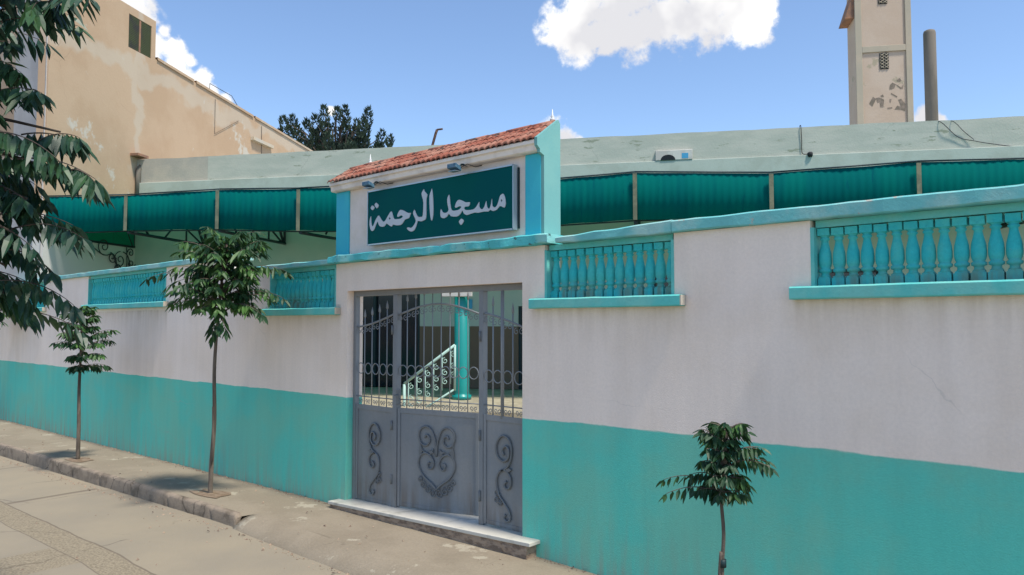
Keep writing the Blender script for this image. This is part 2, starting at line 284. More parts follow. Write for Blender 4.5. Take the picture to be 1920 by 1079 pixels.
# ------------------------------------------------------------------ mesh helpers
class MB:
    def __init__(s, org=(0, 0, 0)): s.bm = bmesh.new(); s.o = Vector(org)
    def v(s, p): return s.bm.verts.new(Vector(p) - s.o)
    def face(s, pts):
        try: return s.bm.faces.new([s.v(p) for p in pts])
        except ValueError: return None
    def box(s, x0, x1, y0, y1, z0, z1, slope=0):
        """slope lifts the x1 end"""
        vs = [s.v((x, y, z + (slope if x == x1 else 0))) for x in (x0, x1) for y in (y0, y1) for z in (z0, z1)]
        for f in ((0,1,3,2),(4,6,7,5),(0,4,5,1),(2,3,7,6),(0,2,6,4),(1,5,7,3)): s.bm.faces.new([vs[i] for i in f])
    def tube(s, pts, r, n=6, cap=True):
        pts = [Vector(p) for p in pts]; rs = r if isinstance(r, (list, tuple)) else [r] * len(pts)
        rings = []; prev = None
        for i, p in enumerate(pts):
            t = (pts[min(i + 1, len(pts) - 1)] - pts[max(i - 1, 0)]).normalized()
            a = prev if prev is not None else (Vector((0, 0, 1)) if abs(t.z) < .9 else Vector((1, 0, 0)))
            a = (a - t * a.dot(t))
            if a.length < 1e-4: a = t.orthogonal()
            a.normalize(); prev = a; b = t.cross(a)
            rings.append([s.v(p + (a * cos(2 * pi * k / n) + b * sin(2 * pi * k / n)) * rs[i]) for k in range(n)])
        for A, B in zip(rings, rings[1:]):
            for k in range(n): s.bm.faces.new((A[k], A[(k + 1) % n], B[(k + 1) % n], B[k])).smooth = True
        if cap:
            s.bm.faces.new(rings[0][::-1]); s.bm.faces.new(rings[-1])
    def lathe(s, c, prof, n=14, smooth=True):
        rings = [[s.v((c[0] + r * cos(2 * pi * k / n), c[1] + r * sin(2 * pi * k / n), c[2] + z)) for k in range(n)] for z, r in prof]
        for A, B in zip(rings, rings[1:]):
            for k in range(n): s.bm.faces.new((A[k], A[(k + 1) % n], B[(k + 1) % n], B[k])).smooth = smooth
        s.bm.faces.new(rings[0][::-1]); s.bm.faces.new(rings[-1])
    def prism(s, loops, f0, f1):
        """loops of 2-D points (first the outline, then holes); f0/f1 map a point to the two faces"""
        flat = [p for l in loops for p in l]
        tris = tessellate_polygon([[Vector((p[0], p[1], 0)) for p in l] for l in loops])
        A = [s.v(f0(p)) for p in flat]; B = [s.v(f1(p)) for p in flat]
        for t in tris:
            try: s.bm.faces.new([A[i] for i in t]); s.bm.faces.new([B[i] for i in t][::-1])
            except ValueError: pass
        k = 0
        for l in loops:
            n = len(l)
            for i in range(n): s.bm.faces.new((A[k + i], A[k + (i + 1) % n], B[k + (i + 1) % n], B[k + i]))
            k += n
    def grid_wall(s, xs, zs, filled, y0, y1, topf=None):
        """a wall of cells in x/z, open where filled() says no"""
        nx, nz = len(xs) - 1, len(zs) - 1
        F = [[filled((xs[i] + xs[i + 1]) / 2, (zs[j] + zs[j + 1]) / 2) for j in range(nz)] for i in range(nx)]
        vc = {}
        def V(i, j, y):
            if (i, j, y) not in vc: vc[i, j, y] = s.v((xs[i], y, topf(xs[i], zs[j]) if topf else zs[j]))
            return vc[i, j, y]
        for i in range(nx):
            for j in range(nz):
                if not F[i][j]: continue
                s.bm.faces.new((V(i, j, y0), V(i + 1, j, y0), V(i + 1, j + 1, y0), V(i, j + 1, y0)))
                s.bm.faces.new((V(i, j, y1), V(i, j + 1, y1), V(i + 1, j + 1, y1), V(i + 1, j, y1)))
                for di, dj, a, b in ((-1, 0, (i, j + 1), (i, j)), (1, 0, (i + 1, j), (i + 1, j + 1)), (0, -1, (i, j), (i + 1, j)), (0, 1, (i + 1, j + 1), (i, j + 1))):
                    ii, jj = i + di, j + dj
                    if 0 <= ii < nx and 0 <= jj < nz and F[ii][jj]: continue
                    s.bm.faces.new((V(*a, y0), V(*a, y1), V(*b, y1), V(*b, y0)))
    def build(s, name, m, parent=None, bevel=0, loc=None, rz=0):
        me = bpy.data.meshes.new(name)
        bmesh.ops.recalc_face_normals(s.bm, faces=s.bm.faces[:]) if len(s.bm.faces) < 60000 and not getattr(s, 'open', False) else None
        s.bm.to_mesh(me); s.bm.free(); me.materials.append(M[m])
        o = bpy.data.objects.new(name, me); C.objects.link(o)
        if parent: o.parent = parent
        if loc is not None: o.location = loc
        if rz: o.rotation_euler.z = rz
        if bevel:
            b = o.modifiers.new('bevel', 'BEVEL'); b.width = bevel; b.segments = 2; b.limit_method = 'ANGLE'
        return o
def tag(o, label=None, cat=None, group=None, kind=None):
    if label: o['label'] = label
    if cat: o['category'] = cat
    if group: o['group'] = group
    if kind: o['kind'] = kind
    return o
def empty(name, loc, rz=0, **k):
    o = bpy.data.objects.new(name, None); C.objects.link(o); o.location = loc; o.rotation_euler.z = rz; o.empty_display_size = .2
    return tag(o, **k)
# frame of the prayer hall: x along its front, y into it (q = distance out of the front), z up
P0 = Vector((-18.52, 2.6, 0)); TH = atan2(.507, .862)
def fac(s, q, z=0): return P0 + Vector((cos(TH) * s + sin(TH) * q, sin(TH) * s - cos(TH) * q, z))
def spiral(cx, cz, r0, r1, a0, turns, n=22):
    return [(cx + (r0 + (r1 - r0) * i / n) * cos(a0 + 2 * pi * turns * i / n), cz + (r0 + (r1 - r0) * i / n) * sin(a0 + 2 * pi * turns * i / n)) for i in range(n + 1)]
def smooth(pts, k=4):
    out = []; P = [pts[0]] + list(pts) + [pts[-1]]
    for i in range(1, len(P) - 2):
        a, b, c, d = P[i - 1], P[i], P[i + 1], P[i + 2]
        for j in range(k):
            t = j / k
            out.append(tuple(.5 * (2 * b[q] + (c[q] - a[q]) * t + (2 * a[q] - 5 * b[q] + 4 * c[q] - d[q]) * t * t + (3 * b[q] - a[q] - 3 * c[q] + d[q]) * t ** 3) for q in range(len(b))))
    out.append(tuple(pts[-1])); return out

# ------------------------------------------------------------------ ground, street, pavement
def zw(x): return -.035 + (.0108 * (x + 4) if x < -4 else -.02 * (x + 4) if x < -3 else -.02 - .01 * (x + 3))
def zr(x): return -.125 + (.0290 * (x + 6.75) if x < -6.75 else -.004 * (x + 6.75))
def zk(x): return .0 + .0205 * (x + 6.75)
b = MB(); N = 40
b.face([(-1500, -1500, -1.2), (1500, -1500, -1.2), (1500, 1500, -1.2), (-1500, 1500, -1.2)])
tag(b.build('ground', 'ground'), kind='structure')
XS = [-34 + .3 * i for i in range(150)]
def strip(name, m, fn, ys, xs=XS, jit=0, kind='structure'):
    b = MB(); rows = []
    for x in xs:
        rows.append([b.v((x, y + (noise.noise(Vector((x * 2.1, y, 3))) * jit), fn(x, y) + noise.noise(Vector((x * 3, y * 3, 0))) * jit * .5)) for y in ys])
    for A, B in zip(rows, rows[1:]):
        for k in range(len(ys) - 1): b.bm.faces.new((A[k], B[k], B[k + 1], A[k + 1])).smooth = True
    o = b.build(name, m); tag(o, kind=kind); return o
strip('road', 'road', lambda x, y: zr(x) + .012 * (y + 1), [-9, -7, -5, -3, -2.4, -2.06, -1.6, -1.2, -.95], jit=.008)
SPLIT = -6.72
def pavez(x, y):
    e = zk(x) if x < SPLIT else -.03 + .002 * (x - SPLIT)
    t = min(1, max(0, -y / .95)); return zw(x) * (1 - t) + e * t
xs1 = [x for x in XS if x < SPLIT - .05] + [SPLIT]; xs2 = [SPLIT] + [x for x in XS if x > SPLIT + .05]
strip('pavement', 'pave', pavez, [-.955, -.87, -.7, -.5, -.3, -.12, 0, .06], xs1, jit=.010)
strip('pavement_ramp', 'pave', pavez, [-.80, -.6, -.4, -.2, 0, .06], xs2, jit=.010)
def kerb_run(name, xs, prof):
    b = MB(); rows = []
    for i, x in enumerate(xs):
        j = noise.noise(Vector((x * 1.7, 0, 5))) * .008; rows.append([b.v((x, y + j * (k > 0), z + j * .4)) for k, (y, z) in enumerate(prof(x))])
    for A, B in zip(rows, rows[1:]):
        for k in range(len(A) - 1): b.bm.faces.new((A[k], B[k], B[k + 1], A[k + 1])).smooth = True
    for r in (rows[0], rows[-1]): b.bm.faces.new(r)
    tag(b.build(name, 'kerb' if name == 'kerb' else 'pave'), kind='structure')
KJ = [-18 + .98 * i for i in range(12)]
fx1 = [xs1[0] + (SPLIT - xs1[0]) * i / 700 for i in range(701)]; fx2 = [SPLIT + i * .12 for i in range(120)]
def pk(x):
    t = pavez(x, -.87); c = noise.noise(Vector((x * 9, 2, 0))) * .007
    t2 = pavez(x, -.95)
    j = min(abs(x - q) for q in KJ); c -= .022 * (j < .02)
    return [(-.945, t2 + .002), (-.960, t2 - .002), (-.990, t2 - .008 + c), (-1.0, t2 - .030 + c), (-1.005 - c, zr(x) + .02), (-1.01, zr(x) - .04)]
def pk2(x):
    t = pavez(x, -.8); e = min(1, (x - SPLIT) / .35)
    return [(-.79, t + .003), (-.86, t), (-.92, t - .012), (-.975, t - .04), (-1.03 - .03 * e, zr(x) + .012), (-1.05 - .03 * e, zr(x) - .03)]
kerb_run('kerb', fx1, pk); kerb_run('kerb_ramp', fx2, pk2)
for n, (x, y) in enumerate([(-11.59, -.78), (-7.88, -.69), (-1.76, -.99), (-16.6, -.8)]):
    b = MB(); rr = [.27 * (1 + .25 * RND.uniform(-1, 1)) for _ in range(14)]
    top = [(x + rr[k] * cos(k * pi / 7) * 1.1, y + min(.62, rr[k]) * sin(k * pi / 7) * .62) for k in range(14)]
    c = b.v((x, y, pavez(x, y) + .016)); vs = [b.v((p[0], p[1], pavez(p[0], max(-.86, p[1])) + .006)) for p in top]
    for k in range(14): b.bm.faces.new((c, vs[k], vs[(k + 1) % 14]))
    tag(b.build('tree_pit', 'soil'), kind='structure')

# courtyard behind the wall
b = MB(); b.box(-18.6, 14, .22, 30, -.3, -.02); tag(b.build('courtyard_floor', 'floor'), kind='structure')
b = MB(); b.prism([[(0, -.001), (0, -2.5), (6, -2.5), (6, -4.1), (24, -4.1), (24, -.001)]], lambda p: (p[0], p[1], -.019), lambda p: (p[0], p[1], .42)); tag(b.build('terrace', 'floor', loc=P0, rz=TH), kind='structure')

# ------------------------------------------------------------------ perimeter wall
TOP1, TOP2 = 2.44, 2.62; STEP = -8.75
OPEN = [(-1.645, .42, 2.03, TOP1), (-3.745, -2.585, 2.005, TOP1), (-7.90, -6.585, 1.98, TOP1), (-13.73, -10.70, 2.13, TOP2), (-17.55, -15.94, 2.13, TOP2)]
GX0, GX1, GZ = -6.385, -3.985, 2.15
wallr = empty('perimeter_wall', (-9, 0, 0), label='long street wall, white above and turquoise below, with coping and balustrade openings', cat='wall')
def wmb(): return MB((-9, 0, 0))
xs = sorted(set([-18.66, STEP, GX0, GX1, 1.6] + [v for o in OPEN for v in o[:2]] + [-17, -14.7, -12.2, -5, -.6]))
zs = sorted(set([-.45, 1.05, GZ, TOP1, TOP2] + [o[2] for o in OPEN]))
def filled(x, z):
    if z > (TOP2 if x < STEP else TOP1): return False
    if GX0 < x < GX1 and z < GZ: return False
    for a, c, d, e in OPEN:
        if a < x < c and d < z < e: return False
    return True
b = wmb(); b.grid_wall(xs, zs, filled, 0, .2); b.build('wall_body', 'wall', wallr)
def rough_bar(x0, x1, y0, y1, z0, z1, amp, z0b=None, z1b=None, step=.09):
    """a long bar with uneven, hand-made arrises"""
    b = wmb(); n = max(2, int((x1 - x0) / step)); rows = []
    z0b = z0 if z0b is None else z0b; z1b = z1 if z1b is None else z1b
    for i in range(n + 1):
        x = x0 + (x1 - x0) * i / n; t = i / n; q = lambda k: noise.noise(Vector((x * 6, k * 7.3, 1))) * amp
        a0, a1 = z0 + (z0b - z0) * t, z1 + (z1b - z1) * t
        rows.append([b.v(p) for p in ((x, y0 + .006 + q(1), a0 + q(2)), (x, y0 + q(3), a0 + .008 + q(2)), (x, y0 + q(4), a1 - .01 + q(5)), (x, y0 + .012 + q(4), a1 + q(5)), (x, y1, a1 + q(6)), (x, y1, a0 + q(7) * .3))])
    for A, B in zip(rows, rows[1:]):
        for k in range(6): b.bm.faces.new((A[k], B[k], B[(k + 1) % 6], A[(k + 1) % 6]))
    b.bm.faces.new(rows[0]); b.bm.faces.new(rows[-1][::-1]); return b
for x0, x1, z0, z1, za, zb, m in ((-2.575, 1.6, TOP1 + .001, 2.525, None, None, 'teal_faded'), (-3.60, -2.579, TOP1 + .001, 2.49, None, 2.53, 'teal_faded'), (STEP + .003, -6.60, TOP1 + .001, 2.495, None, None, 'teal_faded'), (-18.7, STEP + .03, TOP2 + .001, 2.69, None, None, 'teal_faded')):
    rough_bar(x0, x1, -.05, .24, z0, z1, .007, za, zb).build('coping', m, wallr)
BAL = MB()
def bal_profile(h):
    pr = [(0, .036), (.06, .036), (.07, .030), (.085, .022), (.10, .022), (.108, .034), (.125, .035), (.135, .026), (.15, .031), (.175, .0365), (.21, .0375), (.25, .033), (.29, .026), (.32, .021), (.345, .0185), (.355, .026), (.365, .026), (.37, .020), (.385, .030), (.40, .034), (.44, .034)]
    return [(z * h / .44, min(.0385, r * 1.1)) for z, r in pr]
def baluster_mesh(h, n=12):
    b = MB(); pr = bal_profile(h); b.lathe((0, 0, 0), pr[2:20], n)
    k = h / .44
    b.box(-.036, .036, -.036, .036, 0, .058 * k); b.box(-.030, .030, -.030, .030, .0583 * k, .071 * k)
    b.box(-.035, .035, -.035, .035, .385 * k, .44 * k)
    bmesh.ops.recalc_face_normals(b.bm, faces=b.bm.faces[:])
    me = bpy.data.meshes.new('baluster'); b.bm.to_mesh(me); b.bm.free(); me.materials.append(M['balu']); return me
spacing = [.0795, .0795, .0795, .0975, .103]
for (a, c, d, e), dx in zip(OPEN, spacing):
    f = wmb(); t = .022
    f.box(a, a + t, -.004, .16, d, e - .045); f.box(c - t, c, -.004, .16, d, e - .045); f.box(a + t + .001, c - t - .001, .028, .161, e - .045, e - .001)
    fr = f.build('balustrade', 'teal_sill', wallr)
    h = e - .045 - d - .012; me = baluster_mesh(h); n = int((c - a - .06) / dx); 
    for i in range(n):
        x = a + .062 + (c - a - .124) * i / (n - 1)
        o = bpy.data.objects.new('baluster', me); C.objects.link(o); o.parent = fr
        o.location = (x + 9, .075 + RND.uniform(-.003, .003), d + .006); o.rotation_euler.z = RND.uniform(-.06, .06); o.scale = (1, 1, 1 + RND.uniform(-.006, .006))
    rough_bar(a - .11, min(c + .08, 1.6), -.075, .18, d - .075, d + .004, .003).build('sill', 'teal_sill', wallr, 0)
    if c < 0:
        g = wmb(); g.box(c + .081, c + .089, -.073, .0, d - .070, d + .001); g.build('sill_end', 'plaster', wallr)
b = wmb(); b.box(-18.665, -18.66, -.004, .2, -.45, .9); b.build('end_strip', 'teal', wallr)

# gateway top: sign panel, pillars, cornice, clay tiles
gw = empty('gateway_top', (-5.18, .1, 2.5), label='raised gateway panel with turquoise pillars under a small clay tiled roof', cat='gateway')
def gmb(): return MB((-5.18, .1, 2.5))
GL, GR = -6.60, -3.785
b = rough_bar(GL - .03, -3.655, -.085, .22, 2.443, 2.520, .012, step=.045)
for v in b.bm.verts: v.co += Vector((-9 + 5.18, -.1, -2.5))
b.build('ledge', 'teal_worn', gw)
b = gmb(); b.box(GL + .222, GR - .172, .018, .19, 2.521, 3.20); b.build('panel', 'white', gw)
b = gmb(); b.box(GL, GL + .22, 0, .192, 2.521, 3.20); b.build('pillar', 'blue', gw, .006)
b = gmb(); b.box(GR - .17, GR, 0, .188, 2.521, 3.20); b.build('pillar', 'blue', gw, .006)
# right gable: follows the roof slope
b = gmb(); prof = [(.002, 2.522), (.186, 2.522), (.215, 2.522), (.215, 3.47), (.19, 3.50), (-.085, 3.305), (-.085, 3.24), (-.05, 3.215), (-.05, 3.19), (.002, 3.17)]
b.prism([prof], lambda p: (GR + .002, p[0], p[1]), lambda p: (GR + .032, p[0], p[1])); b.build('gable', 'mint', gw)
b = gmb(); pf = [(.03, 3.201), (.19, 3.201), (.19, 3.44), (-.082, 3.290), (-.082, 3.262), (-.062, 3.254), (-.058, 3.212), (-.045, 3.203)]
b.prism([pf], lambda p: (GL - .015, p[0], p[1]), lambda p: (GR - .002, p[0], p[1])); b.build('cornice', 'cornice', gw)
# tiles: three courses of round tiles
b = gmb(); wl_ = .0665; x0, x1 = GL - .03, GR + .001
n = int((x1 - x0) / wl_); per = 8
ya, za_, yb, zb_ = -.098, 3.287, .19, 3.478
rows = 3
for r in range(rows):
    t0, t1 = r / rows, (r + 1) / rows + .05
    L0 = []; L1 = []; L2 = []
    for i in range(n * per + 1):
        u = i / per; x = x0 + (x1 - x0) * i / (n * per); w = abs(sin(pi * u)) ** .8 * .022
        jt = (hash((int(u), r)) % 97 / 97 - .5) * .012
        if int(u) in (7, 19, 28) and r == 0: jt -= .006
        y_0, z_0 = ya + (yb - ya) * t0 - jt * .6, za_ + (zb_ - za_) * t0; y_1, z_1 = ya + (yb - ya) * t1, za_ + (zb_ - za_) * t1
        L0.append(b.v((x, y_0, z_0 + w + .011 + jt * .5))); L1.append(b.v((x, y_1, z_1 + w + .002))); L2.append(b.v((x, y_0 + .003, z_0 + w * .78)))
    for i in range(n * per):
        b.bm.faces.new((L0[i], L0[i + 1], L1[i + 1], L1[i])).smooth = True; b.bm.faces.new((L2[i], L2[i + 1], L0[i + 1], L0[i]))
b.open = True; b.build('tile_roof', 'tile', gw)
b = gmb()
for i in range(11):
    xa = GL + .0 + i * (GR - GL - .02) / 11; xb = xa + (GR - GL) / 11 + .012
    b.tube([(xa, .19, 3.474 + .004 * (i % 2)), (xb, .19, 3.478 + .004 * (i % 2))], [.034, .030], 10)
b.build('ridge_tile', 'tile', gw)
b = gmb(); b.face([(GL - .016, -.075, 3.29), (GL - .016, .19, 3.29), (GL - .016, .19, 3.46)]); b.build('gable', 'cornice', gw)
for x in (GL + .33, GR - .03):
    b = gmb(); b.lathe((x, .19, 3.50), [(0, .02), (.015, .022), (.026, .010), (.038, .015), (.05, .008), (.10, .002)], 8); b.build('finial', 'finial', gw)

# sign
GLYPHS= [[(1013, 448), (1024, 407), (1034, 290), (1033, 205), (1015, 152), (997, 189), (986, 270), (982, 382), (1002, 425)], [(905, 457), (912, 435), (952, 400), (939, 366), (938, 275), (936, 185), (907, 166), (866, 160), (822, 168), (812, 151), (797, 119), (771, 85), (732, 76), (701, 85), (667, 110), (685, 120), (724, 111), (755, 123), (782, 148), (794, 175), (769, 219), (755, 248), (773, 278), (796, 239), (823, 208), (869, 201), (892, 214), (900, 330), (886, 377), (873, 415), (886, 439)], [(722, 253), (675, 259), (627, 282), (571, 298), (539, 275), (522, 243), (540, 233), (580, 245), (608, 229), (572, 213), (524, 214), (479, 218), (458, 252), (437, 296), (408, 283), (375, 249), (347, 220), (326, 207), (300, 214), (275, 238), (240, 276), (215, 260), (189, 235), (168, 199), (147, 177), (131, 186), (120, 231), (115, 280), (100, 254), (94, 200), (111, 150), (139, 130), (169, 145), (190, 181), (211, 209), (226, 216), (241, 187), (267, 165), (326, 160), (361, 187), (376, 180), (410, 161), (443, 149), (459, 167), (508, 155), (573, 153), (606, 170), (640, 200), (691, 206), (711, 232)], [(109, 363), (133, 387), (172, 364), (140, 338)], [(171, 388), (197, 408), (236, 376), (206, 351)], [(1897, 297), (1917, 270), (1927, 209), (1912, 178), (1879, 193), (1854, 193), (1828, 170), (1783, 162), (1750, 177), (1727, 164), (1678, 169), (1609, 165), (1570, 171), (1515, 166), (1468, 159), (1432, 178), (1415, 206), (1395, 185), (1367, 165), (1330, 159), (1268, 169), (1243, 194), (1214, 170), (1177, 159), (1140, 171), (1130, 209), (1138, 246), (1159, 217), (1189, 206), (1218, 208), (1239, 230), (1226, 274), (1220, 327), (1242, 365), (1253, 324), (1261, 271), (1279, 221), (1330, 213), (1375, 218), (1403, 238), (1375, 247), (1338, 238), (1320, 247), (1336, 285), (1370, 305), (1419, 289), (1459, 271), (1507, 268), (1491, 234), (1443, 235), (1439, 212), (1483, 201), (1546, 200), (1585, 219), (1620, 257), (1620, 215), (1655, 189), (1685, 214), (1704, 256), (1712, 205), (1742, 186), (1761, 228), (1770, 268), (1774, 210), (1802, 190), (1831, 206), (1854, 256), (1868, 286)], [(1370, 110), (1400, 134), (1431, 110), (1396, 78)]]
HOLES= {2: [(409, 245), (425, 229), (409, 218), (396, 233)], 5: [(1881, 255), (1892, 239), (1881, 226), (1872, 241)]}
sg = empty('sign_board', (-5.015, -.05, 2.6), label='dark green sign board with white Arabic lettering hung over the gate', cat='sign')
def smb(): return MB((-5.015, -.05, 2.6))
b = smb(); b.box(-5.985, -4.045, -.048, .0, 2.603, 3.125, -.006); b.build('board', 'sign', sg)
b = smb(); t = .011
b.box(-5.992, -4.038, -.055, -.002, 2.592, 2.6028, -.006); b.box(-5.992, -4.038, -.055, -.002, 3.1252, 3.136, -.006); b.box(-4.0448, -4.036, -.055, -.002, 2.586, 3.130); b.box(-5.994, -5.9852, -.055, -.002, 2.592, 3.136)
b.build('frame', 'sign_edge', sg)
for a_, c_ in ((-4.0355, -4.026), (-5.9, -5.86), (-5.0, -4.96)):
    b = smb(); b.box(a_, c_, .0003, .0175, 2.60, 3.11); b.build('fixing_bar', 'navy', sg)
b = smb()
for i, g in enumerate(GLYPHS):
    P = [(-6.05 + x / 1000, 2.6 + z / 1000) for x, z in g]; loops = [smooth(P + P[:1], 2)[:-1]]
    if i in HOLES: loops.append([(-6.05 + x / 1000, 2.6 + z / 1000) for x, z in HOLES[i]])
    b.prism(loops, lambda p: (p[0], -.054, p[1]), lambda p: (p[0], -.0482, p[1]))
b.build('lettering', 'sign_white', sg)

# two spotlights clipped over the sign
for k, (x, lab) in enumerate(((-5.83, 'small blue-grey spotlight over the left end of the green sign'), (-4.62, 'small blue-grey spotlight over the middle right of the green sign'))):
    t = empty('spotlight', (x, -.05, 3.19), label=lab, cat='spotlight', group='spotlights above the sign')
    b = MB(); b.box(-.012, .012, -.03, .05, .012, .024); b.tube([(0, -.03, .018), (0, -.06, -.01), (0, -.085, -.03)], .008, 6); b.build('bracket', 'navy', t)
    b = MB()
    pts = [(-.055, -.155), (.055, -.155), (.045, -.075), (-.045, -.075)]
    b.prism([pts], lambda p: (p[0], p[1], -.055 - (p[1] + .075) * .3), lambda p: (p[0], p[1], -.018 - (p[1] + .075) * .3)); b.build('housing', 'lamp', t, .004)
    b = MB(); b.box(-.043, .043, -.150, -.085, -.060, -.056); b.build('lens', 'sign_edge', t)
    b = MB(); b.tube([(.04, -.09, -.03), (.07, -.03, .01), (.11, .03, -.01), (.16, .06, .0)], .004, 5); b.build('wire', 'cable', t)

# ------------------------------------------------------------------ gate
def zs_(x): return .010 + .0345 * (x + 6.385)
b = MB(); b.box(-6.50, -3.80, -.13, .30, zs_(-6.5) - .03, zs_(-6.5), zs_(-3.8) - zs_(-6.5))
sill = empty('doorstep', (-5.15, -.13, -.1), label='marble topped concrete doorstep in front of the grey gate', cat='doorstep')
for v in b.bm.verts: v.co -= Vector((-5.15, -.13, -.1))
b.build('slab', 'marble', sill, .004)
b = MB((-5.15, -.13, -.1)); xs_ = [-6.48 + i * .06 for i in range(45)]; rws = []
for x in xs_:
    j = noise.noise(Vector((x * 9, 0, 0))) * .012
    rws.append([b.v((x, -.115 + j, zs_(x) - .031)), b.v((x, -.12 + j * 1.5, (zs_(x) + pavez(x, -.13)) / 2)), b.v((x, -.12 - j, pavez(x, -.13) - .03)), b.v((x, .19, pavez(x, -.13) - .03)), b.v((x, .19, zs_(x) - .031))])
for A, B in zip(rws, rws[1:]):
    for k in range(5): b.bm.faces.new((A[k], B[k], B[(k + 1) % 5], A[(k + 1) % 5]))
b.bm.faces.new(rws[0]); b.bm.faces.new(rws[-1])
b.build('riser', 'riser', sill)

gt = empty('metal_gate', (-5.2, .1, 0), label='grey metal gate of three panels with open barred tops and scroll ornaments', cat='gate')
def gm(): return MB((-5.2, .1, 0))
b = gm(); b.box(GX0 + .002, GX0 + .045, .08, .13, zs_(GX0), GZ - .002); b.box(GX1 - .04, GX1 - .002, .08, .13, zs_(GX1), GZ - .002)
b.box(GX0 + .045, GX1 - .04, .08, .13, GZ - .055, GZ - .002)
b.box(-5.735, -5.675, .075, .135, zs_(-5.7), GZ - .055); b.box(-4.555, -4.505, .075, .135, zs_(-4.5) + .001, GZ - .055)
b.build('gate_frame', 'gate', gt, .003)
def leaf(ax, ay, bx, by, z0a, z0b, z1, bars, rail, kind, name='gate_leaf'):
    """leaf from (ax,ay) to (bx,by): sheet below z1, bars above; rail(u) = height of the sweeping top rail"""
    L = sqrt((bx - ax) ** 2 + (by - ay) ** 2); e = empty(name, (ax + 5.2, ay - .1, 0), atan2(by - ay, bx - ax)); e.parent = gt
    b = MB(); vs = []
    b.box(0, L, -.004, .012, z0a, z1, 0)
    b.box(0, .03, -.014, -.0045, z0a, z1 + .02); b.box(L - .03, L, -.014, -.0045, z0b, z1 + .02); b.box(.03, L - .03, -.012, -.0045, z1 - .03, z1 + .02); b.box(.03, L - .03, -.008, -.0045, z0a + .01, z0a + .04)
    b.build('sheet_panel', 'gate', e, .002)
    bb = MB(); rb = MB()
    for u, over, w in bars:
        zt = rail(u / L) + over
        bb.tube([(u, 0, z1), (u, 0, zt - .06)], w, 6)
        if over: bb.tube([(u, 0, zt - .06), (u, 0, zt - .045), (u, 0, zt - .02), (u, 0, zt + .03)], [w, .0125, .011, .001], 6)
    b2 = MB(); b2.tube([(L * k / 12, 0, rail(k / 12)) for k in range(13)], .010, 6); b2.tube([(0, 0, z1 + .10), (L, 0, z1 + .10)], .006, 5)
    us = sorted(u for u, o, w in bars)
    edges = [0] + us + [L]
    for p, q in zip(edges, edges[1:]):
        c = (p + q) / 2; r = min(.052, (q - p) / 2)
        if q - p < .05: continue
        zc = 1.355
        b2.tube([(c + r * cos(k * pi / 7), 0, zc + r * 1.05 * sin(k * pi / 7)) for k in range(15)], .005, 5, False)
        s2 = min(.03, r * .7); zt = rail(c / L) - .05
        for d in (-1, 1):
            b2.tube([(c + d * s2 + d * (x_ - 0) , 0, zt + z_) for x_, z_ in spiral(0, 0, s2, .006, pi / 2, 1.2 * d, 14)], .004, 4, False)
            b2.tube([(c + d * s2 * .8 + x_, 0, z1 + .055 + z_) for x_, z_ in spiral(0, 0, .022, .006, -pi / 2, -1.1 * d, 12)], .004, 4, False)
    bb.build('bars', 'gate', e); b2.build('scrollwork', 'gate', e)
    o = MB(); y = -.018; zc = (z0a + z1) / 2 - .02; tb = lambda pts, r=.0075: o.tube([(p[0], y, p[1]) for p in smooth(pts, 3)], r, 6)
    if kind == 'mid':
        cx = L * .50
        for d in (-1, 1):
            T = lambda P: [(cx + d * p[0], zc + p[1]) for p in P]
            tb(T([(.002, .07), (.012, .2), (.055, .31), (.12, .345), (.185, .315), (.205, .245), (.175, .18), (.12, .165), (.08, .20), (.085, .25), (.12, .265), (.135, .235)]), .010)
            tb(T([(.0, -.24), (.05, -.19), (.15, -.12), (.205, -.03), (.195, .05), (.14, .095), (.07, .075), (.03, .01), (.05, -.045), (.09, -.045), (.10, -.005), (.075, .01)]), .010)
            tb(T([(.035, .14), (.075, .085), (.13, .10), (.17, .13), (.19, .19)]), .008)
            for cx_, cz_, r_ in ((.155, -.205, .038), (.10, -.245, .040), (.04, -.275, .042), (.19, -.155, .026)):
                o.tube([(cx + d * px_, y, zc + pz_) for px_, pz_ in spiral(cx_, cz_, r_, .008, pi / 2, 1.4, 18)], .006, 5)
            o.prism([T([(.16, .105), (.185, .17), (.20, .11), (.195, .06)])], lambda p: (p[0], y - .008, p[1]), lambda p: (p[0], y + .004, p[1]))
            o.prism([T([(.02, .10), (.06, .125), (.10, .12), (.06, .095)])], lambda p: (p[0], y - .008, p[1]), lambda p: (p[0], y + .004, p[1]))
    else:
        d = kind; cx = L * .52; T = lambda P: [(cx + d * p[0], zc + p[1]) for p in P]
        tb(T([(.0, .17), (-.02, .215), (.02, .25), (.055, .22), (.05, .155), (-.01, .12), (-.075, .16), (-.09, .25), (-.03, .33), (.045, .32), (.085, .24), (.075, .14), (.03, .07), (-.03, .04)]), .010)
        tb(T([(.03, -.04), (.0, -.075), (.03, -.105), (.07, -.08), (.075, -.01), (.02, .045), (-.05, .03), (-.085, -.05), (-.06, -.16), (.01, -.23), (.06, -.29), (.07, -.35), (.03, -.375), (.0, -.345), (.02, -.32)]), .010)
        for cx_, cz_, r_ in ((-.085, -.15, .03), (-.09, -.21, .03), (-.05, -.235, .026)):
            o.tube([(cx + d * px_, y, zc + pz_) for px_, pz_ in spiral(cx_, cz_, r_, .006, pi / 2, -1.4, 16)], .006, 5)
        o.prism([T([(.02, .055), (.06, .075), (.09, .06), (.05, .035)])], lambda p: (p[0], y - .008, p[1]), lambda p: (p[0], y + .004, p[1]))
    o.build('scroll_ornament', 'gate_orn', e)
    return e
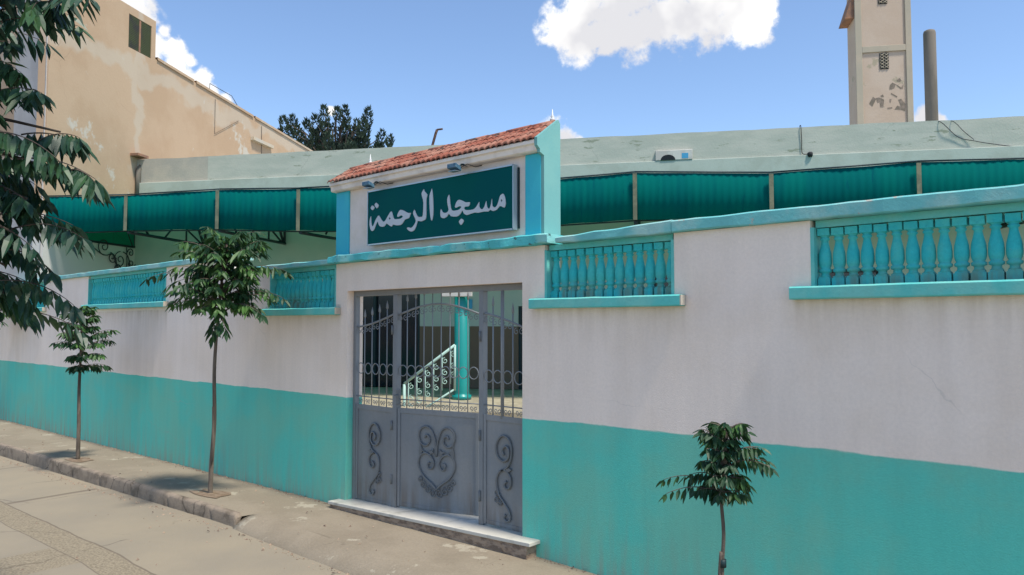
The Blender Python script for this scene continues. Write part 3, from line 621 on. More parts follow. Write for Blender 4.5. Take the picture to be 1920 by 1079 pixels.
leaf(-6.335, .10, -5.740, .10, zs_(-6.3) + .008, zs_(-5.75), .968, [(.12, .14, .0055), (.24, .14, .0055), (.36, .14, .0055), (.48, .14, .0055)], lambda u: 1.78 + .13 * u ** 1.5, -1)
leaf(-5.670, .10, -4.765, .30, zs_(-5.6) + .012, zs_(-4.8) + .005, .975, [(.10, .15, .0055), (.2, .15, .0055), (.3, .16, .0055), (.4, .17, .0055), (.5, .17, .0055), (.6, .16, .0055), (.7, .15, .0055), (.8, .15, .0055)], lambda u: 1.90 + .10 * sin(pi * u), 'mid')
leaf(-4.500, .092, -4.030, .092, zs_(-4.4) + .012, zs_(-4.05), 1.005, [(.10, .14, .007), (.21, .30, .016), (.33, .14, .007)], lambda u: 1.90 - .13 * u ** 1.3, 1)

for x, z in ((-5.735, .30), (-5.735, .82), (-5.735, 1.75), (-4.535, .32), (-4.535, .84), (-4.535, 1.7)):
    b = gm(); b.lathe((x, .068, z), [(-.045, .011), (.045, .011)], 8); b.build('hinge', 'gate_orn', gt)
b = gm(); b.box(-5.668, -5.63, .066, .094, 1.03, 1.17); b.build('lock_box', 'gate_orn', gt, .003)
b = gm(); b.tube([(-5.65, .066, 1.12), (-5.65, .03, 1.12), (-5.60, .03, 1.12)], .007, 6); b.build('handle', 'gate_orn', gt)

# grit, stones and dry leaves swept against the wall and the kerb
R = random.Random(77); b = MB(); b.open = True
def chip(x, y, z, r):
    p = [b.v((x + r * R.uniform(.6, 1.3) * cos(a), y + r * R.uniform(.6, 1.2) * sin(a), z - .002)) for a in (0, 1.6, 3.1, 4.7)]; t = b.v((x + R.uniform(-r, r) * .3, y, z + r * R.uniform(.4, 1)))
    for k in range(4): b.bm.faces.new((p[k], p[(k + 1) % 4], t))
for _ in range(2600):
    x = R.uniform(-18, 1)
    if R.random() < .45: y = -abs(R.gauss(0, .035)) - .004; z = pavez(x, y); 
    elif R.random() < .6: y = -1.075 - abs(R.gauss(0, .06)); z = zr(x) + .012 * (y + 1)
    elif R.random() < .5: y = R.uniform(-.93, -.02); z = pavez(x, y)
    else: y = R.uniform(-3.2, -1.1); z = zr(x) + .012 * (y + 1)
    if -6.5 < x < -3.8 and y > -.2: continue
    chip(x, y, z + .004, R.choice((.004, .005, .006, .008, .014)) * R.uniform(.7, 1.3))
tag(b.build('grit', 'riser'), 'small stones and grit swept against the kerb and the foot of the wall', 'gravel', kind='stuff')
b = MB(); b.open = True
for _ in range(60):
    x = R.uniform(-17, -2); y = R.choice((-abs(R.gauss(0, .06)) - .01, -1.10 - abs(R.gauss(0, .08)), R.uniform(-.9, -.05)))
    if -6.5 < x < -3.8 and y > -.2: continue
    z = (pavez(x, y) if y > -.95 else zr(x) + .012 * (y + 1)) + .012; a = R.uniform(0, 6.3); L_ = R.uniform(.012, .024); c, s_ = cos(a) * L_, sin(a) * L_
    b.face([(x - c, y - s_, z - .004), (x + s_ * .3, y - c * .3, z + R.uniform(0, .012)), (x + c, y + s_, z), (x - s_ * .3, y + c * .3, z + R.uniform(-.003, .01))])
tag(b.build('dry_leaves', 'rust'), 'scattered dry fallen leaves on the pavement and gutter', 'leaf litter', kind='stuff')

# ------------------------------------------------------------------ prayer hall
hall = empty('prayer_hall', P0, TH, label='pale green flat roofed prayer hall behind the street wall', cat='building')
OP = [(5.0, 7.15, .43, 2.95), (9.35, 10.9, .43, 2.2), (12.2, 13.3, 1.3, 2.9), (15, 16.6, .43, 2.9)]
b = MB(); xs = sorted(set([0, 23] + [v for o in OP for v in o[:2]])); zs = sorted(set([.43, 4.45] + [v for o in OP for v in o[2:]]))
b.grid_wall(xs, zs, lambda x, z: not any(a < x < c and d < z < e for a, c, d, e in OP), 0, .3); b.build('lower_wall', 'lower', hall)
b = MB(); b.box(0, 23, -.05, .3, 4.4505, 5.20); b.build('ledge', 'ledge', hall, .01)
# parapet: slightly wavy top edge
for x0, x1, m in ((0, 1.9, 'facade_bare'), (1.9, 23, 'facade')):
    b = MB(); n = max(4, int((x1 - x0) / .25)); rows_ = []
    for i in range(n + 1):
        x = x0 + (x1 - x0) * i / n; t = 5.775 + noise.noise(Vector((x * 1.3, 0, 0))) * .018 + noise.noise(Vector((x * 6, 4, 0))) * .006
        rows_.append([b.v(p) for p in ((x, .0, 5.201), (x, .0, t), (x, .3, t), (x, .3, 5.201))])
    for A, B in zip(rows_, rows_[1:]):
        for k in range(4): b.bm.faces.new((A[k], B[k], B[(k + 1) % 4], A[(k + 1) % 4]))
    b.bm.faces.new(rows_[0]); b.bm.faces.new(rows_[-1][::-1]); b.build('parapet', m, hall)
b = MB(); b.box(0, 23, .31, 14, .43, 5.1); b.build('hall_body', 'facade', hall)
for k, (a, c, d, e) in enumerate(OP):
    b = MB(); b.box(a, c, .12, .18, d, e); o = b.build('doorway_glass' if d < 1 else 'window', 'glass', hall)
    b = MB(); b.box(a, a + .06, .04, .119, d, e); b.box(c - .06, c, .04, .119, d, e); b.box(a + .06, c - .06, .04, .119, e - .06, e)
    b.box((a + c) / 2 - .03, (a + c) / 2 + .03, .04, .119, d, e - .06); b.build('frame', 'navy', o)
b = MB(); b.box(2.7, 3.3, -.02, -.001, .43, 2.6); b.build('panel_door', 'ledge', hall)
b = MB(); b.box(8.2, 8.34, -.03, -.001, 2.15, 2.35); b.build('wall_box', 'blue_label', hall)

colm = empty('porch_column', fac(8.70, 2.2, .42), TH, label='glossy turquoise round column seen through the gate bars', cat='column')
b = MB(); b.lathe((0, 0, 0), [(0, .18), (.08, .18), (.085, .142), (.12, .140), (3.18, .140)], 28); b.build('shaft', 'column', colm)
b = MB(); b.box(-.2, .2, -.2, .2, 3.181, 3.24); b.build('capital', 'column', colm)
b = MB(); b.box(-.34, .24, -.21, -.143, 1.90, 2.0); o = b.build('tube_lamp', 'ac', None, .01, loc=fac(8.70, 2.2, .42), rz=TH); tag(o, 'white tube lamp casing fixed to the turquoise column behind the gate', 'lamp')

# stair rail
st = empty('stair_rail', fac(8.5, 3.5, .1), TH, label='mint stair railing with scroll infill rising to the right behind the gate', cat='railing')
b = MB(); A_ = (-.46, .70); B_ = (.43, 1.36)
b.tube([(-.46, 0, .02), (-.46, 0, .69)], .026, 6); b.build('post', 'rail', st)
b = MB(); b.tube([(.43, 0, .60), (.43, 0, 1.36)], .02, 6); b.build('post', 'rail', st)
b = MB(); b.tube([(A_[0], 0, A_[1]), (B_[0], 0, B_[1])], .024, 6); b.tube([(-.40, 0, .10), (.43, 0, .62)], .016, 6); b.build('handrail', 'rail', st)
b = MB()
for k in range(6):
    u = (k + .5) / 6; x = A_[0] + (B_[0] - A_[0]) * u; z = A_[1] + (B_[1] - A_[1]) * u
    b.tube([(x, 0, z), (x, 0, z - .60)], .009, 5)
    for dz in (-.1, -.3, -.45):
        b.tube([(p[0], 0, p[1]) for p in spiral(x + .05, z + dz, .055, .012, pi / 2, 1.3, 14)], .008, 4, False)
b.build('scroll_infill', 'rail', st)
b = MB()
for k in range(3): b.box(-.40 + k * .22, .40, .06, .5, -.09 + k * .12, .02 + k * .12 - .001)
tag(b.build('steps', 'floor', None, .01, loc=fac(8.5, 3.5, .1), rz=TH), 'short flight of pale concrete steps under the mint stair railing', 'steps')

# canopy
cn = empty('canopy', P0, TH, label='long dark green corrugated canopy on steel brackets along the prayer hall front', cat='canopy')
Q = 2.65
KT = [(0, 4.42), (1.9, 4.385), (3.92, 4.425), (5.62, 4.385), (7.6, 4.41), (9.8, 4.34), (11.92, 4.44), (14.17, 4.34), (16.44, 4.43), (18.7, 4.40), (21, 4.42)]
KB = [(0, 3.68), (1.9, 3.685), (3.92, 3.66), (5.62, 3.585), (7.6, 3.55), (9.8, 3.54), (11.92, 3.62), (14.17, 3.6), (16.44, 3.62), (18.7, 3.6), (21, 3.6)]
def itp(K, x):
    for (a, va), (c, vc) in zip(K, K[1:]):
        if a <= x <= c:
            t = (x - a) / (c - a); return va + (vc - va) * t - .0
    return K[-1][1]
for (a, _), (c, _) in zip(KT, KT[1:]):
    b = MB(); n = int((c - a) / .02); r0 = []; 
    for i in range(n + 1):
        x = a + (c - a) * i / n; w = .004 * sin(x * 2 * pi / .12) + .02 * noise.noise(Vector((x * 1.2, 0, 9))) + (.006 * noise.noise(Vector((x * 6, 0, 9))))
        sag = .018 * noise.noise(Vector((x * 1.5, 7, 0)))
        r0.append([b.v((x, -Q + w, itp(KB, x) + sag)), b.v((x, -Q + w * .8, (itp(KB, x) + itp(KT, x)) / 2)), b.v((x, -Q + w * .5, itp(KT, x) + sag * .5))])
    for A, B in zip(r0, r0[1:]):
        for k in range(2): b.bm.faces.new((A[k], B[k], B[k + 1], A[k + 1])).smooth = True
    b.open = True; o = b.build('fascia_sheet', 'canopy', cn); sl = o.modifiers.new('t', 'SOLIDIFY'); sl.thickness = .004
    b = MB(); b.tube([(a, -Q - .004, itp(KT, a) + .018), (c, -Q - .004, itp(KT, c) + .018)], .014, 6); b.tube([(a, -Q + .05, itp(KB, a) - .01), (c, -Q + .05, itp(KB, c) - .01)], .014, 6); b.build('edge_tube', 'navy', cn)
    b = MB(); v = [(a, -Q + .04, itp(KT, a) - .01), (c, -Q + .04, itp(KT, c) - .01), (c, 0, 4.78), (a, 0, 4.78)]; b.face(v); b.build('roof_sheet', 'canroof', cn)
    if a > 0:
        b = MB(); b.box(a - .035, a + .035, -Q - .058, -Q - .05, itp(KB, a) - .01, itp(KT, a) - .02); b.build('batten', 'batten', cn)
    b = MB(); zb = itp(KB, a) - .03
    b.tube([(a, -Q + .04, zb), (a, -.02, 3.66)], .032 if a else .03, 6); b.tube([(a, -.05, 3.66), (a, -.05, 4.7)], .03, 6)
    b.tube([(a, -Q + .05, itp(KT, a) - .04), (a, -.05, 4.70)], .025, 6)
    for q0, q1 in ((.15, .75), (.75, .75), (1.5, 1.2), (2.0, 2.3)):
        b.tube([(a, -q0, 3.66), (a, -q1, 4.0 if q0 == q1 else 3.95)], .022, 5)
    b.tube([(a, -.1, 3.66), (a, -.4, 4.15)], .03, 5)
    b.build('bracket', 'navy', cn)
# side skirt strip at the left end, scroll bracket beneath
b = MB(); b.face([(.02, -Q + .05, 3.66), (.02, -.03, 3.68), (.02, -.03, 4.0), (.02, -Q + .05, 3.98)]); b.build('side_skirt', 'canroof', cn)
b = MB()
def sp(q, z, r, a0, tn, rr=.012): b.tube([(.05, -p[0], p[1]) for p in spiral(q, z, r, .02, a0, tn, 26)], rr, 5, False)
def ln(pts, rr=.013): b.tube([(.05, -p[0], p[1]) for p in smooth(pts, 4)], rr, 5, False)
ln([(1.55, 3.64), (1.35, 3.50), (1.15, 3.40), (.98, 3.375), (.85, 3.42)])
sp(1.62, 3.56, .09, pi / 2, 1.4); sp(1.06, 3.57, .20, -pi / 2, 1.5); sp(.80, 3.34, .13, pi, 1.4); sp(.55, 3.30, .20, pi / 2, -1.6)
ln([(.85, 3.45), (.72, 3.38), (.66, 3.22), (.62, 3.05), (.50, 2.95)]); sp(.60, 3.10, .11, 0, 1.4); sp(.17, 3.24, .13, pi, 1.4); sp(.2, 3.5, .11, 0, 1.3)
ln([(.34, 3.62), (.32, 3.3), (.34, 3.0)]); ln([(.45, 3.5), (.30, 3.42), (.22, 3.2), (.26, 2.9)])
b.build('scroll_bracket', 'iron', cn)

# air conditioner, cables and bits on the parapet
ac = empty('air_conditioner', fac(12.64, .002, 5.19), TH, label='white air conditioner set in the parapet above the right hand canopy', cat='air conditioner')
b = MB(); b.box(-.375, .375, -.06, .0, .014, .225); b.build('casing', 'ac', ac, .01)
b = MB(); b.prism([[(-.12 + .15 * cos(a * pi / 10), .016 + .115 * sin(a * pi / 10)) for a in range(11)]], lambda p: (p[0], -.064, p[1]), lambda p: (p[0], -.0605, p[1])); b.build('fan_grille', 'dark', ac)
b = MB(); b.box(.16, .29, -.064, -.0605, .045, .15); b.build('blue_sticker', 'blue_label', ac)
def cable(name, pts, r, label, cat='cable', m='cable', group=None):
    b = MB(pts[0]); b.tube(smooth([tuple(p) for p in pts], 5), r, 5); o = b.build(name, m, None, loc=pts[0]); tag(o, label, cat, group); return o
cable('drop_cable', [fac(15.13, -.05, 5.80), fac(15.14, .02, 5.79), fac(15.15, .02, 5.5), fac(15.16, .02, 5.24), fac(15.28, .03, 5.22)], .008, 'short black cable hanging straight down the parapet to a junction')
jb = MB(); jb.lathe((0, 0, 0), [(0, .03), (.02, .05), (.08, .055), (.10, .03)], 8); tag(jb.build('junction_box', 'cable', None, loc=fac(15.30, .055, 5.15)), 'small black junction box at the end of the short parapet cable', 'junction box')
cable('service_cable', [fac(17.62, -.3, 5.80), fac(17.70, .03, 5.74), fac(18.0, .03, 5.43), fac(18.30, .04, 5.33), fac(18.55, .04, 5.27), fac(19.1, .04, 5.17), fac(20, .04, 5.08)], .007, 'black service cable sagging from the concrete post over the parapet')
cable('thin_cable', [fac(17.85, -.3, 5.80), fac(17.92, .03, 5.74), fac(18.12, .03, 5.52), fac(18.28, .04, 5.36)], .006, 'thin black cable running down to join the sagging one')
rm = empty('roof_bracket', fac(7.27, -.4, 5.77), TH, label='bent rusty metal post sticking up behind the tiled gateway roof', cat='metal post')
b = MB(); b.tube([(0, 0, -.5), (.02, 0, .1), (.10, 0, .38), (.13, 0, .46)], .032, 6); b.tube([(.13, 0, .46), (.26, 0, .47)], .022, 6); b.build('stem', 'rust', rm)
b = MB(); b.box(-.26, .08, -.06, .06, -.02, .07); b.build('foot', 'rust', rm, .02)

# ------------------------------------------------------------------ beige building
bb = empty('beige_building', fac(0, 0, 0), TH, label='tall beige rendered building with patched blank side wall at the left', cat='building')
def zt_(q): return 8.46 + .045 * (q + .5)
b = MB(); prof = []
qs = [-14 + .5 * i for i in range(27)] + [-.56]
top = [(-q, zt_(q) + noise.noise(Vector((q * 2.5, 1, 0))) * .03) for q in qs]            # local y = -q
top += [(.555, 9.40), (-2.70, 9.41)]
outline = [(14, -.4)] + top + [(-2.70, -.4)]
SH = [(.40, 8.40), (.40, 9.21), (-.40, 9.21), (-.40, 8.40)]   # shutter opening, y/z
b.prism([outline, SH], lambda p: (0, p[0], p[1]), lambda p: (-.25, p[0], p[1])); b.build('side_wall', 'beige', bb)
def fl(x, y): d = Vector((x, y, 0)) - P0; return (d.x * cos(TH) + d.y * sin(TH), -d.x * sin(TH) + d.y * cos(TH))
b = MB(); b.prism([[fl(*p) for p in ((-17.35, .30), (-30, .30), (-30, 14.4), (-25.8, 14.4))]], lambda p: (p[0], p[1], -.4), lambda p: (p[0], p[1], 8.0)); b.build('core', 'beige', bb)
b = MB(); b.prism([[fl(*p) for p in ((-17.35, .30), (-30, .30), (-30, 2.0), (-18.35, 2.0))]], lambda p: (p[0], p[1], 8.001), lambda p: (p[0], p[1], 9.30)); b.build('upper_block', 'beige', bb)
b = MB(); b.prism([[fl(*p) for p in ((-17.165, .235), (-19.3, .235), (-19.3, .295), (-17.20, .295))]], lambda p: (p[0], p[1], -.4), lambda p: (p[0], p[1], 9.35)); b.build('street_front', 'greywhite', bb)
b = MB(); b.prism([[fl(*p) for p in ((-19.302, .24), (-30, .24), (-30, .295), (-19.302, .295))]], lambda p: (p[0], p[1], -.4), lambda p: (p[0], p[1], 9.35)); b.build('street_wall', 'beige', bb)
b = MB()
for q0, q1 in ((-13.9, -9.5), (-9.3, -5.2), (-5.1, -2.2), (-2.1, -.6)):
    b.face([(.035, -q0, zt_(q0) + .04), (.035, -q1, zt_(q1) + .05), (-.3, -q1, zt_(q1) + .05), (-.3, -q0, zt_(q0) + .04)])
    b.face([(.035, -q0, zt_(q0) - .03), (.035, -q1, zt_(q1) - .02), (.035, -q1, zt_(q1) + .05), (.035, -q0, zt_(q0) + .04)])
b.build('roof_lip', 'beige', bb)
b = MB()
b.box(-.06, -.02, -.40, .40, 8.40, 9.21)
sh = b.build('shutter', 'shutter', bb)
b = MB(); b.box(-.019, -.008, -.03, .03, 8.41, 9.2); b.build('frame', 'brick', sh)
b = MB()
for k in range(18): b.box(-.019, -.010, -.39, -.035, 8.43 + k * .043, 8.445 + k * .043); b.box(-.019, -.010, .035, .39, 8.43 + k * .043, 8.445 + k * .043)
b.build('louvres', 'shutter', sh)
b = MB(); b.box(.0005, .22, -.25, .12, 5.82, 5.88); b.build('brick_ledge', 'brick', bb)
b = MB(); b.box(.0005, .12, 5.0, 6.2, 7.50, 7.60); b.build('slab_stub', 'plaster', bb)
b = MB(); b.tube([(.06, -.02, 4.8), (.06, -.02, 5.50), (.07, .05, 5.62), (.12, .16, 5.64)], .07, 8); b.build('drain_pipe', 'pole', bb)
b = MB(); b.tube([(.02, 3.1, 8.2), (.02, 3.1, 7.2), (.02, 4.3, 7.9)], .006, 5); b.build('wire', 'cable', bb); b = MB(); b.tube([(.02, 5.6, 8.1), (.02, 5.65, 6.5)], .007, 5); b.build('wire', 'cable', bb); b = MB(); b.tube([(-.1, 3.0, 8.3), (-.1, 3.0, 8.62), (-.1, 4.1, 8.60), (-.1, 4.6, 8.28)], .009, 5); b.build('wire', 'cable', bb)
# neighbour beyond the left end of the street wall
b = MB((-21, 0, 0)); b.box(-26, -18.72, .02, .3, -.6, 2.4); nb = b.build('neighbour_wall', 'wall', None, loc=(-21, 0, 0)); tag(nb, 'lower plain wall carrying on past the left end of the street wall', 'wall')

# ------------------------------------------------------------------ minaret and post
mn = empty('minaret', fac(18.41, -6.3, 5), TH, label='square weathered minaret shaft with pierced vents rising behind the hall', cat='minaret')
def mm(): return MB()
w = .715
b = mm(); b.box(-w, w, -.30, .50, -3, 8); b.build('shaft', 'minaret', mn)
for x0, x1 in ((-w - .002, -w + .17), (w - .15, w + .002)):
    b = mm(); b.box(x0, x1, -.34, -.301, -3, 8.0); b.build('corner_strip', 'mintrim', mn, .008)
for z in (4.28, 6.9):
    b = mm(); b.box(-w + .171, w - .151, -.34, -.301, z, z + .17); b.build('cross_strip', 'mintrim', mn, .008)
b = mm(); b.prism([[(-w - .25, 5.30), (-w - .003, 6.05), (-w - .003, 5.30)]], lambda p: (p[0], -.28, p[1]), lambda p: (p[0], .45, p[1])); b.build('side_hood', 'brick', mn)
for z in (3.80, 5.62):
    b = mm(); b.box(-.10, .13, -.315, -.301, z, z + .45); o = b.build('vent', 'dark', mn)
    b = mm()
    for k in range(5):
        for d in (-1, 1):
            for c in (-.04, .07): b.tube([(c - .05 * d, -.320, z + .02 + k * .085), (c + .05 * d, -.320, z + .09 + k * .085)], .010, 4)
    b.build('lattice', 'mintrim', o)
MARKS= [[(18.54, 8.23), (18.56, 8.35), (18.62, 8.41), (18.71, 8.36), (18.67, 8.26), (18.6, 8.23)], [(18.71, 8.36), (18.84, 8.26), (18.9, 8.35), (18.88, 8.23), (18.82, 8.23)], [(18.73, 8.47), (18.8, 8.53), (18.85, 8.46), (18.8, 8.42)], [(18.02, 7.87), (18.12, 8.05), (18.2, 7.98), (18.1, 7.78)], [(18.2, 8.01), (18.29, 8.02), (18.4, 7.95), (18.38, 7.75), (18.3, 7.75), (18.29, 7.9), (18.23, 7.88)], [(18.31, 8.06), (18.37, 8.1), (18.4, 8.04), (18.35, 8.03)], [(18.48, 7.72), (18.6, 7.74), (18.6, 7.7), (18.49, 7.69)], [(18.54, 7.96), (18.59, 7.96), (18.57, 7.86), (18.54, 7.87)], [(18.66, 7.67), (18.73, 7.77), (18.83, 7.72), (18.76, 7.93), (18.83, 7.95), (18.94, 7.8), (18.92, 7.61), (18.83, 7.65)], [(18.58, 8.13), (18.74, 8.02), (18.72, 8.0), (18.58, 8.1)]]
b = mm()
for g in MARKS: b.prism([[(x - 18.41, z - 5) for x, z in g]], lambda p: (p[0], -.306, p[1]), lambda p: (p[0], -.3005, p[1]))
b.build('faded_writing', 'mark', mn)
b = MB(); b.lathe((0, 0, 0), [(-3, .145), (3.97, .140), (4.03, .125), (4.05, .09)], 18); tag(b.build('concrete_post', 'pole', None, loc=fac(18.91, -4, 5)), 'round grey concrete post standing beside the minaret', 'post')

# ------------------------------------------------------------------ trees
def leaflet(b, base, d, L, wd, R, droop=.25):
    """one folded lance-shaped leaflet along d"""
    d = d.normalized(); s = d.cross(Vector((0, 0, 1)))
    if s.length < .1: s = Vector((1, 0, 0))
    s.normalize(); s = (Matrix.Rotation(R.uniform(-.9, .9), 3, d) @ s); up = s.cross(d)
    m1 = base + d * L * .38 - up * L * .02; tip = base + d * L + Vector((0, 0, -L * droop)); m2 = base + d * L * .72 + Vector((0, 0, -L * droop * .4))
    A = b.bm.verts.new(base - b.o); T = b.bm.verts.new(tip - b.o)
    c1 = b.bm.verts.new(m1 - up * wd * .25 - b.o); c2 = b.bm.verts.new(m2 - up * wd * .2 - b.o)
    for sg_ in (-1, 1):
        e1 = b.bm.verts.new(m1 + s * wd * sg_ * .5 - b.o); e2 = b.bm.verts.new(m2 + s * wd * sg_ * .38 - b.o)
        b.bm.faces.new((A, e1, c1)); b.bm.faces.new((c1, e1, e2, c2)); b.bm.faces.new((c2, e2, T))
def frond(b, br, p, d, L, R, lf, wd, n, hang=.7, up0=.25):
    """compound leaf: arching stalk with pairs of hanging leaflets"""
    pts = []; q = Vector(p); dd = Vector(d).normalized(); dd.z += up0; dd.normalize(); st = L / n
    for i in range(n + 1):
        pts.append(q.copy()); q = q + dd * st; dd = (dd + Vector((R.uniform(-.05, .05), R.uniform(-.05, .05), -.55 / n * 1.6))).normalized()
    br.tube(pts, [.004 * (1.2 - i / (n + 2)) * (wd / .025) ** .5 for i in range(n + 1)], 3, False)
    for i in range(1, n + 1):
        t = (pts[i] - pts[i - 1]).normalized(); s = t.cross(Vector((0, 0, 1)))
        if s.length < .05: s = Vector((1, 0, 0))
        s.normalize(); k = lf * (.65 + .5 * sin(pi * i / (n + 1))) 
        for sg_ in (-1, 1):
            if R.random() < .08: continue
            dv = s * sg_ * R.uniform(.5, .9) + t * R.uniform(.2, .6) + Vector((0, 0, -hang * R.uniform(.5, 1.4)))
            leaflet(b, pts[i], dv, k * R.uniform(.8, 1.2), wd * R.uniform(.8, 1.15), R)
    leaflet(b, pts[-1], t + Vector((0, 0, -.3)), lf, wd, R)
def make_tree(name, base, path, radii, fronds, seed, label, lf=.10, wd=.03, n=7, mleaf='leaf', mbark='trunk', boughs=(), group=None, hang=.7, fork=None, tie=None):
    """path: trunk points relative to base; fronds: list of (origin, direction, length)"""
    R = random.Random(seed); base = Vector(base)
    t = empty(name, base, label=label, cat='tree', group=group)
    tr = MB(); tr.tube(smooth(path, 4), [radii[0] + (radii[1] - radii[0]) * i / ((len(path) - 1) * 4) for i in range((len(path) - 1) * 4 + 1)], 8)
    tr.build('trunk', mbark, t)
    if fork: f = MB(); f.tube(smooth(fork, 4), .009, 6); f.build('side_stem', mbark, t)
    if tie: f = MB(); f.lathe((tie[0], tie[1], tie[2]), [(-.02, .019), (.02, .019)], 10); f.build('tie', 'navy', t)
    br = MB()
    for pts in boughs: br.tube(smooth(pts, 3), [.022 * (1 - .7 * i / (3 * (len(pts) - 1))) * (1 if name == 'leafy_tree' else .55) for i in range(3 * (len(pts) - 1) + 1)], 6)
    lv = MB()
    for p, d, L in fronds: frond(lv, br, p, d, L, R, lf, wd, n, hang)
    lv.open = True; br.open = True
    br.build('branches', mbark, t); lv.build('crown', mleaf, t)
    return t
def layered(R, z0, z1, rad, layers, per, cx=0, cy=0, skew=(0, 0), lmin=.6):
    """tiers of fronds round the leader, longest in the lower middle"""
    fr = []; bo = []
    for k in range(layers):
        u = k / (layers - 1); z = z0 + (z1 - z0) * u; rr = rad * (1 - .55 * abs(u - .35) ** 1.2 * 1.6) 
        for j in range(per):
            a = 2 * pi * (j + R.random() * .8) / per + k * 1.1; d = Vector((cos(a), sin(a) * .8, .15 + .5 * u))
            L = rr * R.uniform(lmin, 1.1); st = L * R.uniform(.05, .42)
            o = Vector((cx + skew[0] * u, cy + skew[1] * u, z)) + Vector((cos(a), sin(a) * .8, .35)) * st
            fr.append((o, d, L - st * .8)); 
            if j % 2 == 0: bo.append([(cx + skew[0] * u, cy, z - .04), tuple(o * .5 + Vector((cx, cy, z)) * .5), tuple(o)])
    return fr, bo
R = random.Random(11)
# tree before the wall, second from left
fr, bo = layered(R, 1.98, 2.70, .68, 10, 8, .20, 0, (.06, 0), .32)
fr += [(Vector((.30, -.1, 1.98)), Vector((.6, -.1, -.5)), .30), (Vector((.26, -.1, 1.95)), Vector((.4, -.3, -.9)), .26), (Vector((.05, -.1, 2.34)), Vector((-1, -.6, .2)), .74), (Vector((.05, 0, 2.30)), Vector((-1, -.4, .1)), .72), (Vector((.1, 0, 2.12)), Vector((-1, -.45, .15)), .62), (Vector((.3, .1, 2.4)), Vector((1, .6, .2)), .62), (Vector((.3, .1, 2.15)), Vector((1, .5, .1)), .6), (Vector((.3, .0, 2.05)), Vector((1, .3, -.1)), .5)]
make_tree('young_tree', (-7.88, -.69, pavez(-7.88, -.69)), [(0, 0, -.05), (.02, 0, .35), (.045, .01, .8), (.04, 0, 1.3), (.07, 0, 1.7), (.14, 0, 2.15), (.22, 0, 2.6)], (.027, .013), fr, 3,
          'slim young tree with the fullest crown, on the pavement left of the gate', .115, .046, 8, boughs=bo, group='young street trees', fork=[(.02, -.01, .30), (.085, -.02, .42), (.075, -.02, .7), (.045, -.01, .95)])
fr, bo = layered(R, 1.30, 2.08, .44, 7, 6, .05, 0, (.02, 0), .35)
make_tree('young_tree', (-11.59, -.79, pavez(-11.59, -.79)), [(0, 0, -.05), (.0, 0, .5), (-.03, 0, 1.0), (-.01, 0, 1.4), (0, 0, 1.9)], (.03, .014), fr, 5,
          'small young tree with sparse tiered crown, leftmost whole tree on the pavement', .105, .045, 7, boughs=bo, group='young street trees')
fr, bo = layered(R, .96, 1.28, .235, 6, 8, .0, 0, (.02, 0), .35)
fr += [(Vector((-.05, 0, 1.0)), Vector((-1, -.2, .12)), .32), (Vector((-.03, -.03, .97)), Vector((-1, -.5, .0)), .30), (Vector((.04, 0, 1.12)), Vector((1, .2, .1)), .24)]
fr = [(o, d, L * .85) for o, d, L in fr]
make_tree('sapling', (-1.765, -1.0 + .02, pavez(-1.76, -.85)), [(0, 0, -.05), (.0, 0, .3), (-.012, 0, .55), (.0, 0, .75), (-.012, 0, .95), (0, 0, 1.18)], (.013, .008), fr, 9,
          'small leafy sapling in front of the turquoise wall band right of the gate', .058, .024, 7, boughs=bo, group='young street trees', hang=.9, fork=[(-.015, -.008, .38), (-.022, -.01, .52), (-.01, -.012, .66)], tie=(-.008, 0, .60))
# tree at the far left end of the pavement
fr, bo = layered(R, 2.0, 2.9, .8, 8, 7)
make_tree('young_tree', (-17.6, -.75, pavez(-17.6, -.75)), [(0, 0, -.05), (.0, 0, 1), (.03, 0, 1.8), (0, 0, 2.8)], (.035, .016), fr, 15,
          'pavement tree at the far left edge, half hidden by the near branches', .14, .05, 7, boughs=bo, group='young street trees', mbark='bark')

# near tree whose branches hang in from the left
def at(a, b, d):   # point at distance d from the camera towards sky_dir(a, b); used only to lay out the branch tips in the tree's own crown
    return Vector((0, -4.6, 1.8)) + (FW + R3 * a + UP * b) * d
TB = Vector((-6.75, -4.75, -.25)); R = random.Random(21)
frs = []; bos = []
def bough(p0, p1, nf, L, spread=.22):
    p0 = Vector(p0); p1 = Vector(p1); mid = (p0 + p1) / 2 + Vector((0, 0, .25)); bos.append([tuple(p0), tuple(mid), tuple(p1)])
    for k in range(nf):
        u = .35 + .65 * (k + R.random()) / nf; q = p0 * (1 - u) ** 2 + mid * 2 * u * (1 - u) + p1 * u * u
        d = (p1 - p0).normalized() + Vector((R.uniform(-1, 1), R.uniform(-1, 1), R.uniform(-.6, .35))) * .75
        frs.append((q + Vector((R.uniform(-1, 1), R.uniform(-1, 1), R.uniform(-1, 1))) * spread * .4, d, L * R.uniform(.7, 1.15)))
HUB = Vector((.2, .25, 3.0))
for (a, b_, d, nf, L) in ((-.605, .385, 4.3, 10, .50), (-.64, .42, 4.3, 9, .50), (-.67, .37, 4.6, 7, .55), (-.66, .26, 4.5, 9, .45), (-.70, .22, 4.2, 9, .5), (-.605, .155, 4.3, 10, .48), (-.655, .12, 4.4, 9, .50), (-.61, .21, 4.5, 6, .42), (-.70, .10, 4.6, 10, .5), (-.675, .075, 4.2, 9, .50), (-.70, .0, 4.4, 12, .5), (-.70, -.03, 4.8, 10, .5), (-.685, .03, 4.4, 9, .45), (-.72, .16, 4.9, 8, .5), (-.74, .30, 4.6, 8, .5)):
    tip = at(a, b_, d) - TB
    bough(HUB + Vector((R.uniform(-.1, .1), R.uniform(-.1, .1), (tip.z - 3.0) * .35)), tip, nf, L)
